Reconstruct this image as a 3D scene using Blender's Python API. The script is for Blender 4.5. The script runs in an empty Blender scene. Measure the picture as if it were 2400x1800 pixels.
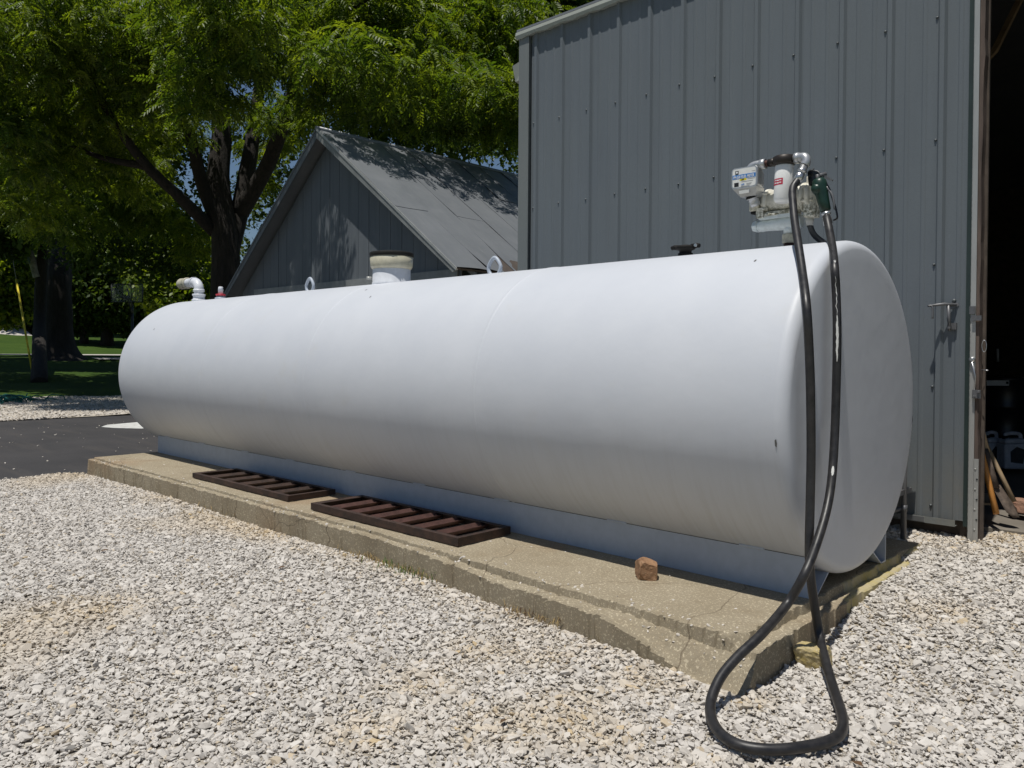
import bpy, bmesh, math, random
import numpy as np
from mathutils import Vector, Matrix, noise as mnoise

R_ = math.radians
random.seed(7); rng = np.random.default_rng(11)
scene = bpy.context.scene
COL = scene.collection

# ---------------------------------------------------------------- camera, sky, sun, exposure
CAM = Vector((1.482, -3.984, 1.268))
RT = Vector((0.717, 0.697, 0.007)); FW = Vector((-0.696, 0.717, -0.012))
FW.normalize(); RT = (RT - FW * RT.dot(FW)).normalized(); UP = RT.cross(FW)
FPX = 1864.45
cd = bpy.data.cameras.new('camera'); cam = bpy.data.objects.new('camera', cd); COL.objects.link(cam)
cam.matrix_world = Matrix(((RT.x, UP.x, -FW.x, CAM.x), (RT.y, UP.y, -FW.y, CAM.y), (RT.z, UP.z, -FW.z, CAM.z), (0, 0, 0, 1)))
cd.sensor_fit = 'HORIZONTAL'; cd.sensor_width = 36.0; cd.lens = 36.0 * FPX / 2400.0
cd.shift_y = -49.7 / 2400.0
cd.clip_start = 0.05; cd.clip_end = 2000
scene.camera = cam

SUN_EL, SUN_SOUTH = 74.0, 1.0
world = bpy.data.worlds.new('World'); scene.world = world; world.use_nodes = True
wn = world.node_tree.nodes; wl = world.node_tree.links
sky = wn.new('ShaderNodeTexSky'); sky.sky_type = 'NISHITA'; sky.sun_disc = False
sky.sun_elevation = R_(SUN_EL); sky.sun_rotation = R_(180.0)
sky.air_density = 1.0; sky.dust_density = 0.3; sky.ozone_density = 3.5
bg = wn['Background']; bg.inputs['Strength'].default_value = 0.055
wl.new(sky.outputs[0], bg.inputs['Color'])

sd = bpy.data.lights.new('sun', 'SUN'); sun = bpy.data.objects.new('sun', sd); COL.objects.link(sun)
sd.energy = 4.2; sd.angle = R_(0.53); sd.color = (1.0, 0.965, 0.9)
to_sun = Vector((0.04, -math.cos(R_(SUN_EL)), math.sin(R_(SUN_EL)))).normalized()
sun.rotation_euler = to_sun.to_track_quat('Z', 'Y').to_euler()
sun.location = (0, -5, 20)

scene.view_settings.view_transform = 'Standard'; scene.view_settings.look = 'None'
scene.view_settings.exposure = 0.0; scene.view_settings.gamma = 1.0
scene.view_settings.use_curve_mapping = False

def at(px, py, Z):
    """world point on the ray of a photo pixel (2400x1800) at depth Z"""
    return CAM + (FW + RT * ((px - 1200) / FPX) - UP * ((py - 850.3) / FPX)) * Z

# ---------------------------------------------------------------- materials
def newmat(name):
    m = bpy.data.materials.new(name); m.use_nodes = True
    nt = m.node_tree; b = nt.nodes['Principled BSDF']
    return m, nt, b
def nd(nt, typ, **kw):
    n = nt.nodes.new(typ)
    for k, v in kw.items():
        if hasattr(n, k) and not isinstance(v, (tuple, list)) : setattr(n, k, v)
    return n
def ramp(nt, src, p0, p1, c0, c1):
    r = nt.nodes.new('ShaderNodeValToRGB')
    r.color_ramp.elements[0].position = p0; r.color_ramp.elements[1].position = p1
    r.color_ramp.elements[0].color = (*c0, 1) if len(c0) == 3 else c0
    r.color_ramp.elements[1].color = (*c1, 1) if len(c1) == 3 else c1
    nt.links.new(src, r.inputs[0]); return r.outputs[0]
def tex_noise(nt, vec, scale, detail=4, rough=.6, dim3=(1, 1, 1)):
    mp = nt.nodes.new('ShaderNodeMapping'); mp.inputs['Scale'].default_value = dim3
    nt.links.new(vec, mp.inputs[0])
    n = nt.nodes.new('ShaderNodeTexNoise'); n.inputs['Scale'].default_value = scale
    n.inputs['Detail'].default_value = detail; n.inputs['Roughness'].default_value = rough
    nt.links.new(mp.outputs[0], n.inputs['Vector']); return n.outputs['Fac']
def mixc(nt, fac, a, b, mode='MIX'):
    n = nt.nodes.new('ShaderNodeMix'); n.data_type = 'RGBA'; n.blend_type = mode
    for s, v in ((0, fac), (6, a), (7, b)):
        if isinstance(v, (int, float)): n.inputs[s].default_value = v
        elif isinstance(v, tuple): n.inputs[s].default_value = (*v, 1) if len(v) == 3 else v
        else: nt.links.new(v, n.inputs[s])
    return n.outputs[2]
def geo_pos(nt):
    return nt.nodes.new('ShaderNodeNewGeometry').outputs['Position']
def bump(nt, b, h, strength, dist):
    n = nt.nodes.new('ShaderNodeBump'); n.inputs['Strength'].default_value = strength
    n.inputs['Distance'].default_value = dist
    nt.links.new(h, n.inputs['Height']); nt.links.new(n.outputs[0], b.inputs['Normal'])
def simple(name, col, rough=.5, metal=0.0, var=.15, vscale=12, bmp=0.0, bscale=60, bdist=.003, stretch=(1, 1, 1), spec=.5):
    m, nt, b = newmat(name)
    p = geo_pos(nt)
    f = tex_noise(nt, p, vscale, 5, .6, stretch)
    c0 = tuple(c * (1 - var) for c in col); c1 = tuple(min(1, c * (1 + var)) for c in col)
    nt.links.new(ramp(nt, f, .3, .7, c0, c1), b.inputs['Base Color'])
    b.inputs['Roughness'].default_value = rough; b.inputs['Metallic'].default_value = metal
    b.inputs['Specular IOR Level'].default_value = spec
    if bmp: bump(nt, b, tex_noise(nt, p, bscale, 4, .6, stretch), bmp, bdist)
    return m

M = {}
# white tank paint: satin, rain-streaked dirt on the lower belly, tiny chips
m, nt, b = newmat('tank_paint'); p = geo_pos(nt)
sep = nt.nodes.new('ShaderNodeSeparateXYZ'); nt.links.new(p, sep.inputs[0])
streak = tex_noise(nt, p, 1.0, 6, .7, (34, 2.2, 2.2))
cloud = tex_noise(nt, p, 2.2, 4, .6)
speck = tex_noise(nt, p, 90, 2, .5)
base = ramp(nt, cloud, .3, .75, (.535, .558, .602), (.58, .60, .638))
low = nt.nodes.new('ShaderNodeMapRange'); low.inputs[1].default_value = 1.0; low.inputs[2].default_value = .35
low.inputs[3].default_value = 0; low.inputs[4].default_value = 1; nt.links.new(sep.outputs[2], low.inputs[0])
sm = nt.nodes.new('ShaderNodeMath'); sm.operation = 'MULTIPLY'
nt.links.new(ramp(nt, streak, .45, .8, (0, 0, 0), (.34, .34, .34)), sm.inputs[0]); nt.links.new(low.outputs[0], sm.inputs[1])
c = mixc(nt, sm.outputs[0], base, (.33, .315, .285))
stain = tex_noise(nt, p, 3.0, 5, .65, (1, 1, 1))
c = mixc(nt, ramp(nt, stain, .6, .8, (0, 0, 0), (.18, .18, .18)), c, (.52, .49, .40))
c = mixc(nt, ramp(nt, speck, .77, .79, (0, 0, 0), (.6, .6, .6)), c, (.35, .34, .33))
nt.links.new(c, b.inputs['Base Color']); b.inputs['Roughness'].default_value = .48
b.inputs['Specular IOR Level'].default_value = .35
bump(nt, b, tex_noise(nt, p, 4, 4, .5), .16, .02)
M['tank'] = m
M['white'] = simple('shade_blued_white', (.40, .445, .515), .45, var=.06, vscale=20)  # white darkened and blued: the skid rails' shade is put into the colour
M['pvc'] = simple('pale_pipe', (.66, .68, .72), .4, var=.08, vscale=25)
M['pvc_yellow'] = simple('yellowed_plastic', (.5, .47, .36), .4, var=.12, vscale=30)
M['black_cap'] = simple('black_rubber_cap', (.016, .015, .014), .7, var=.3, spec=.2)
M['redring'] = simple('red_ring', (.45, .03, .05), .45, var=.1)
M['seam'] = simple('chip_gap_dark', (.10, .10, .095), .9, var=.3, vscale=40)  # dark tone for paint chips and the painted shade of the rail gap

# sheet metal
def panel_mat(name, col, rough):
    m, nt, b = newmat(name); p = geo_pos(nt)
    f = tex_noise(nt, p, 1.0, 5, .65, (10, 10, .6)); g = tex_noise(nt, p, 1.3, 4, .6)
    c = ramp(nt, f, .3, .7, tuple(x * .93 for x in col), tuple(x * 1.07 for x in col))
    c = mixc(nt, ramp(nt, g, .35, .7, (0, 0, 0), (.5, .5, .5)), c, tuple(x * y for x, y in zip(col, (1.08, 1.06, 1.0))))
    fl = tex_noise(nt, p, 140, 2, .5)
    c = mixc(nt, ramp(nt, fl, .45, .7, (0, 0, 0), (.25, .25, .25)), c, tuple(x * .7 for x in col))
    sx_ = nt.nodes.new('ShaderNodeSeparateXYZ'); nt.links.new(p, sx_.inputs[0])
    lo_ = nt.nodes.new('ShaderNodeMapRange'); lo_.inputs[1].default_value = .9; lo_.inputs[2].default_value = .28; nt.links.new(sx_.outputs[2], lo_.inputs[0])
    mu = nt.nodes.new('ShaderNodeMath'); mu.operation = 'MULTIPLY'; nt.links.new(lo_.outputs[0], mu.inputs[0]); nt.links.new(ramp(nt, tex_noise(nt, p, 7, 5, .7, (1, 1, .5)), .35, .7, (.1, .1, .1), (.6, .6, .6)), mu.inputs[1])
    c = mixc(nt, mu.outputs[0], c, (.20, .18, .14))
    nt.links.new(c, b.inputs['Base Color']); b.inputs['Roughness'].default_value = rough
    b.inputs['Specular IOR Level'].default_value = .35
    bump(nt, b, tex_noise(nt, p, 1.6, 3, .5, (1, 1, .6)), .16, .03)
    return m
M['barn'] = panel_mat('grey_sheet_metal', (.135, .154, .170), .5)
M['trim'] = panel_mat('grey_trim', (.17, .185, .185), .5)
M['eave'] = panel_mat('pale_eave_trim', (.30, .32, .29), .5)
M['green_trim'] = simple('dark_green_trim', (.02, .035, .032), .5, var=.2, vscale=8)
M['galv'] = simple('galvanized', (.42, .42, .40), .45, .4, var=.12, vscale=6, stretch=(1, 1, .3))
M['wood_post'] = simple('weathered_post', (.11, .08, .065), .85, var=.5, vscale=6, bmp=.5, bscale=30, stretch=(3, 3, .4))
M['dark_wood'] = simple('dark_timber', (.07, .055, .045), .85, var=.4, vscale=5, stretch=(1, 1, .3))
M['inner'] = simple('barn_interior', (.09, .07, .055), .9, var=.3)
M['floor_in'] = simple('barn_floor', (.16, .14, .115), .9, var=.3, vscale=3)
M['screw'] = simple('screw_head', (.10, .11, .115), .5, .3)
M['steel'] = simple('bright_steel', (.55, .56, .57), .3, .85, var=.1)
M['darksteel'] = simple('dark_steel', (.16, .16, .165), .5, .5, var=.2)

# weathered shed roof
m, nt, b = newmat('shed_roof_metal'); p = geo_pos(nt)
f = tex_noise(nt, p, 1.6, 5, .65); g = tex_noise(nt, p, 1.0, 5, .7, (2.5, 12, 2.5)); s2 = tex_noise(nt, p, 9, 3, .6, (1, 3, 1))
c = ramp(nt, f, .3, .7, (.172, .184, .198), (.215, .226, .24))
c = mixc(nt, ramp(nt, g, .5, .75, (0, 0, 0), (.5, .5, .5)), c, (.255, .262, .27))
c = mixc(nt, ramp(nt, s2, .74, .8, (0, 0, 0), (.8, .8, .8)), c, (.48, .49, .49))
nt.links.new(c, b.inputs['Base Color']); b.inputs['Roughness'].default_value = .42; b.inputs['Metallic'].default_value = .15
M['shedroof'] = m
m, nt, b = newmat('shed_siding'); p = geo_pos(nt)
f = tex_noise(nt, p, 1.0, 5, .7, (9, 9, .5)); g = tex_noise(nt, p, 1, 4, .6, (14, 14, .25))
c = ramp(nt, f, .3, .7, (.10, .115, .13), (.135, .15, .165))
c = mixc(nt, ramp(nt, g, .66, .76, (0, 0, 0), (.55, .55, .55)), c, (.23, .25, .26))
nt.links.new(c, b.inputs['Base Color']); b.inputs['Roughness'].default_value = .7
M['siding'] = m
M['rake'] = simple('rake_board', (.2, .21, .205), .55, var=.2, vscale=3, stretch=(1, 1, 1))
M['skirtboard'] = simple('pale_skirt_board', (.22, .23, .23), .6, var=.15, vscale=8)

# concrete
m, nt, b = newmat('old_concrete'); p = geo_pos(nt)
f = tex_noise(nt, p, 2.0, 6, .65); g = tex_noise(nt, p, 85, 4, .7); h = tex_noise(nt, p, 5, 5, .7); k = tex_noise(nt, p, 210, 3, .6)
c = ramp(nt, f, .3, .7, (.41, .35, .245), (.57, .50, .37))
c = mixc(nt, ramp(nt, h, .5, .75, (0, 0, 0), (.45, .45, .45)), c, (.25, .185, .105))
c = mixc(nt, ramp(nt, g, .56, .68, (0, 0, 0), (.6, .6, .6)), c, (.50, .46, .37))
c = mixc(nt, ramp(nt, g, .42, .3, (0, 0, 0), (.6, .6, .6)), c, (.15, .12, .08))
c = mixc(nt, ramp(nt, k, .65, .72, (0, 0, 0), (.5, .5, .5)), c, (.62, .57, .48))
st = tex_noise(nt, p, 1.3, 3, .5)
c = mixc(nt, ramp(nt, st, .56, .72, (0, 0, 0), (.5, .5, .5)), c, (.27, .175, .10))
vo = nt.nodes.new('ShaderNodeTexVoronoi'); vo.feature = 'DISTANCE_TO_EDGE'; vo.inputs['Scale'].default_value = 1.1
wv = nt.nodes.new('ShaderNodeVectorMath'); wv.operation = 'ADD'; nt.links.new(p, wv.inputs[0])
wn_ = nt.nodes.new('ShaderNodeTexNoise'); wn_.inputs['Scale'].default_value = 4; nt.links.new(p, wn_.inputs['Vector'])
ws = nt.nodes.new('ShaderNodeVectorMath'); ws.operation = 'SCALE'; ws.inputs['Scale'].default_value = .25; nt.links.new(wn_.outputs['Color'], ws.inputs[0]); nt.links.new(ws.outputs[0], wv.inputs[1])
nt.links.new(wv.outputs[0], vo.inputs['Vector'])
c = mixc(nt, ramp(nt, vo.outputs['Distance'], .0, .006, (.75, .75, .75), (0, 0, 0)), c, (.10, .075, .05))
nt.links.new(c, b.inputs['Base Color']); b.inputs['Roughness'].default_value = .92; b.inputs['Specular IOR Level'].default_value = .2
bump(nt, b, k, .5, .004)
M['concrete'] = m
m, nt, b = newmat('mossy_ledge'); p = geo_pos(nt)
f = tex_noise(nt, p, 9, 5, .7); g = tex_noise(nt, p, 50, 3, .6)
c = ramp(nt, f, .35, .65, (.42, .365, .255), (.40, .33, .13))
c = mixc(nt, ramp(nt, g, .6, .75, (0, 0, 0), (.6, .6, .6)), c, (.55, .52, .42))
nt.links.new(c, b.inputs['Base Color']); b.inputs['Roughness'].default_value = .95; bump(nt, b, g, .5, .004)
M['mossledge'] = m

# rust
m, nt, b = newmat('rusty_steel'); p = geo_pos(nt)
f = tex_noise(nt, p, 14, 5, .65); g = tex_noise(nt, p, 60, 3, .6)
c = ramp(nt, f, .35, .7, (.028, .019, .016), (.075, .042, .031))
c = mixc(nt, ramp(nt, g, .6, .75, (0, 0, 0), (.4, .4, .4)), c, (.15, .09, .06))
nt.links.new(c, b.inputs['Base Color']); b.inputs['Roughness'].default_value = .62; b.inputs['Metallic'].default_value = .25
bump(nt, b, g, .2, .002)
M['rust'] = m
M['redrust'] = simple('red_rust_bar', (.072, .033, .027), .6, .15, var=.35, vscale=15)

def rock_mat(name, c0, c1, c2):
    m, nt, b = newmat(name); p = geo_pos(nt)
    f = tex_noise(nt, p, 18, 6, .7); g = tex_noise(nt, p, 70, 4, .7)
    c = ramp(nt, f, .3, .7, c0, c1); c = mixc(nt, ramp(nt, g, .55, .7, (0, 0, 0), (.7, .7, .7)), c, c2)
    nt.links.new(c, b.inputs['Base Color']); b.inputs['Roughness'].default_value = .9; bump(nt, b, g, .8, .006)
    return m
M['rock'] = rock_mat('brown_stone', (.20, .105, .055), (.37, .215, .115), (.42, .28, .17))
M['yrock'] = rock_mat('yellow_stone', (.40, .34, .23), (.44, .34, .11), (.58, .55, .46))

# rubber hose
m, nt, b = newmat('black_rubber'); p = geo_pos(nt)
f = tex_noise(nt, p, 30, 5, .65)
nt.links.new(ramp(nt, f, .3, .75, (.010, .010, .0115), (.034, .032, .032)), b.inputs['Base Color'])
nt.links.new(ramp(nt, f, .3, .7, (.36,) * 3, (.5,) * 3), b.inputs['Roughness'])
bump(nt, b, tex_noise(nt, p, 160, 2, .5), .1, .001)
M['rubber'] = m
M['smear'] = simple('white_smear', (.62, .62, .6), .7, var=.15, vscale=60)

# pump parts
M['cream'] = None
m, nt, b = newmat('grimy_cream_casting'); p = geo_pos(nt)
f = tex_noise(nt, p, 14, 5, .7); g = tex_noise(nt, p, 55, 4, .7)
sep = nt.nodes.new('ShaderNodeSeparateXYZ'); nt.links.new(p, sep.inputs[0])
lo = nt.nodes.new('ShaderNodeMapRange'); lo.inputs[1].default_value = 2.08; lo.inputs[2].default_value = 2.0
nt.links.new(sep.outputs[2], lo.inputs[0])
c = ramp(nt, f, .35, .7, (.70, .67, .56), (.80, .78, .70))
mm = nt.nodes.new('ShaderNodeMath'); mm.operation = 'MULTIPLY'
nt.links.new(ramp(nt, g, .42, .58, (0, 0, 0), (.9, .9, .9)), mm.inputs[0]); nt.links.new(lo.outputs[0], mm.inputs[1])
c = mixc(nt, mm.outputs[0], c, (.07, .065, .02))
c = mixc(nt, ramp(nt, f, .62, .72, (0, 0, 0), (.5, .5, .5)), c, (.35, .26, .10))
nt.links.new(c, b.inputs['Base Color']); b.inputs['Roughness'].default_value = .5; bump(nt, b, g, .15, .002)
M['cream'] = m
M['palecast'] = simple('pale_casting', (.66, .71, .71), .45, var=.12, vscale=40)
M['filter'] = simple('filter_paint', (.80, .80, .78), .3, var=.03)
M['filterhead'] = simple('oily_iron', (.032, .026, .022), .45, .3, var=.5, vscale=18)
M['rustpipe'] = simple('rusted_pipe', (.07, .026, .018), .7, .1, var=.4, vscale=30)
M['alu'] = simple('cast_aluminium', (.50, .51, .52), .38, .6, var=.12, vscale=40, bmp=.15, bscale=200, bdist=.001)
M['nut'] = simple('flaking_nut', (.50, .46, .36), .5, .1, var=.35, vscale=40)
M['label'] = simple('label_film', (.74, .74, .71), .35, var=.05, vscale=40)
M['blue'] = simple('label_blue', (.015, .18, .52), .4, var=.03)
M['yellow'] = simple('label_yellow', (.75, .62, .02), .4, var=.03)
M['red'] = simple('label_red', (.55, .03, .07), .4, var=.05)
M['ink'] = simple('label_ink', (.015, .015, .018), .5, var=.05)
M['inkw'] = simple('label_white_ink', (.8, .8, .8), .5, var=.02)
M['green'] = simple('nozzle_green', (.011, .035, .024), .35, var=.25, vscale=30)
M['blackplastic'] = simple('black_plastic', (.008, .008, .009), .2, var=.2)
M['conduit'] = simple('dark_conduit', (.035, .037, .042), .5, var=.15)

# asphalt
m, nt, b = newmat('asphalt'); p = geo_pos(nt)
f = tex_noise(nt, p, .9, 5, .6); g = tex_noise(nt, p, 60, 3, .7); h = tex_noise(nt, p, 1.0, 4, .6, (.5, 4, 1)); sp = tex_noise(nt, p, 16, 2, .5)
c = ramp(nt, f, .3, .7, (.038, .037, .039), (.056, .053, .054))
c = mixc(nt, ramp(nt, h, .5, .75, (0, 0, 0), (.5, .5, .5)), c, (.085, .075, .068))
c = mixc(nt, ramp(nt, g, .6, .72, (0, 0, 0), (.5, .5, .5)), c, (.12, .115, .11))
c = mixc(nt, ramp(nt, sp, .785, .80, (0, 0, 0), (1, 1, 1)), c, (.42, .40, .37))
nt.links.new(c, b.inputs['Base Color']); b.inputs['Roughness'].default_value = .85
b.inputs['Specular IOR Level'].default_value = .3
bump(nt, b, g, .4, .006)
M['asphalt'] = m
# gravel bed under the stones, and distant gravel
def gravel_bed(name, far):
    m, nt, b = newmat(name); p = geo_pos(nt)
    v = nt.nodes.new('ShaderNodeTexVoronoi'); v.inputs['Scale'].default_value = 42 if not far else 26
    nt.links.new(p, v.inputs['Vector'])
    f = tex_noise(nt, p, 1.4, 4, .6); y = tex_noise(nt, p, .9, 4, .6)
    c = ramp(nt, v.outputs['Color'], .2, .8, (.36, .32, .26), (.54, .50, .44))
    c = mixc(nt, ramp(nt, y, .55, .72, (0, 0, 0), (.6, .6, .6)), c, (.46, .36, .2))
    nt.links.new(c, b.inputs['Base Color']); b.inputs['Roughness'].default_value = .95; b.inputs['Specular IOR Level'].default_value = .2
    inv = nt.nodes.new('ShaderNodeMath'); inv.operation = 'SUBTRACT'; inv.inputs[0].default_value = 1.0
    nt.links.new(v.outputs['Distance'], inv.inputs[1]); bump(nt, b, inv.outputs[0], 1.0, .02)
    return m
M['bed'] = gravel_bed('gravel_bed', False); M['bedfar'] = gravel_bed('gravel_far', True)
# stone
m, nt, b = newmat('limestone_chip'); p = geo_pos(nt)
a = nt.nodes.new('ShaderNodeAttribute'); a.attribute_type = 'INSTANCER'; a.attribute_name = 'tint'
a2 = nt.nodes.new('ShaderNodeAttribute'); a2.attribute_type = 'INSTANCER'; a2.attribute_name = 'ochre'
c = ramp(nt, a.outputs['Fac'], 0, 1, (.355, .33, .302), (.645, .61, .565))
c = mixc(nt, a2.outputs['Fac'], c, (.50, .36, .17))
g = tex_noise(nt, p, 120, 4, .65)
c = mixc(nt, ramp(nt, g, .3, .7, (0, 0, 0), (.35, .35, .35)), c, (.5, .46, .4))
nt.links.new(c, b.inputs['Base Color']); b.inputs['Roughness'].default_value = .9; b.inputs['Specular IOR Level'].default_value = .25
bump(nt, b, g, .3, .002)
M['stone'] = m
# grass
m, nt, b = newmat('lawn_grass'); p = geo_pos(nt)
f = tex_noise(nt, p, .35, 4, .6); g = tex_noise(nt, p, 14, 4, .7)
c = ramp(nt, f, .3, .7, (.032, .066, .010), (.066, .112, .017)); c = mixc(nt, ramp(nt, g, .35, .7, (0, 0, 0), (.6, .6, .6)), c, (.028, .06, .008))
nt.links.new(c, b.inputs['Base Color']); b.inputs['Roughness'].default_value = .9; b.inputs['Specular IOR Level'].default_value = .15
bump(nt, b, g, 1.0, .06)
M['lawn'] = m
M['paint'] = simple('worn_white_paint', (.56, .56, .54), .7, var=.22, vscale=9)
M['road'] = simple('pale_road', (.46, .43, .39), .9, var=.1, vscale=2)
M['bank'] = simple('pale_bank', (.45, .42, .38), .95, var=.2, vscale=3)
M['teal'] = simple('teal_netting', (.012, .14, .12), .6, var=.35, vscale=12)
M['yellowguard'] = simple('yellow_guard', (.62, .50, .03), .5, var=.12, vscale=6)
M['wire'] = simple('grey_wire', (.25, .25, .25), .5, .5)
M['handle_wood'] = simple('grey_ash_handle', (.33, .24, .14), .7, var=.25, vscale=10)
M['orange_wood'] = simple('orange_handle', (.55, .24, .055), .5, var=.18, vscale=10)
M['shovelmetal'] = simple('muddy_blade', (.10, .075, .058), .7, .1, var=.5, vscale=25, bmp=.3)
M['board'] = simple('tan_board', (.42, .35, .25), .8, var=.12, vscale=8)
M['redstone'] = rock_mat('reddish_stone', (.22, .12, .08), (.32, .18, .12), (.36, .24, .17))
M['jug'] = simple('cloudy_jug', (.55, .57, .62), .45, var=.15, vscale=18)
M['juglabel'] = simple('torn_dark_label', (.05, .05, .055), .7, var=.3, vscale=40)
M['drum'] = simple('black_drum', (.018, .016, .018), .35, var=.3)
M['hooppaint'] = simple('hoop_black', (.045, .048, .05), .4, var=.2)
m, nt, b = newmat('clear_backboard'); b.inputs['Base Color'].default_value = (.55, .62, .6, 1); b.inputs['Roughness'].default_value = .12
b.inputs['Transmission Weight'].default_value = .0; b.inputs['Alpha'].default_value = .09
M['clear'] = m

# foliage & bark
def leaf_mat(name, ca, cb, trans, tc, spec=.4):
    m, nt, b = newmat(name); out = nt.nodes['Material Output']
    a = nt.nodes.new('ShaderNodeAttribute'); a.attribute_name = 'rnd'
    c = ramp(nt, a.outputs['Fac'], 0, 1, ca, cb)
    nt.links.new(c, b.inputs['Base Color']); b.inputs['Roughness'].default_value = .45; b.inputs['Specular IOR Level'].default_value = spec
    t = nt.nodes.new('ShaderNodeBsdfTranslucent'); nt.links.new(mixc(nt, 1.0, c, tc, 'MULTIPLY'), t.inputs['Color'])
    mx = nt.nodes.new('ShaderNodeMixShader'); mx.inputs[0].default_value = trans
    nt.links.new(b.outputs[0], mx.inputs[1]); nt.links.new(t.outputs[0], mx.inputs[2]); nt.links.new(mx.outputs[0], out.inputs['Surface'])
    return m
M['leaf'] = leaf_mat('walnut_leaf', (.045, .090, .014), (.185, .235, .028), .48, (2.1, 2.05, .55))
M['leaf_dark'] = leaf_mat('shade_leaf', (.025, .05, .013), (.075, .115, .022), .34, (2.1, 1.95, .6), .2)  # darker leaf colour; inside the walnut it paints the crown's shade
m, nt, b = newmat('bark'); p = geo_pos(nt)
f = tex_noise(nt, p, 6, 5, .7, (2, 2, .35)); g = tex_noise(nt, p, 20, 4, .7, (1.5, 1.5, .4))
c = ramp(nt, f, .3, .7, (.012, .010, .008), (.036, .029, .024))
nt.links.new(c, b.inputs['Base Color']); b.inputs['Roughness'].default_value = .95; bump(nt, b, g, 1.0, .04)
M['bark'] = m
M['palebark'] = simple('pale_bark', (.26, .24, .21), .9, var=.5, vscale=6, bmp=.6, bscale=18, bdist=.02)
M['dry'] = simple('dry_grass', (.32, .23, .10), .9, var=.3, vscale=50)
M['weed'] = simple('green_weed', (.06, .12, .015), .8, var=.3, vscale=50)
M['deadleaf'] = simple('dead_leaf', (.10, .055, .025), .8, var=.4, vscale=50)

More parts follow.
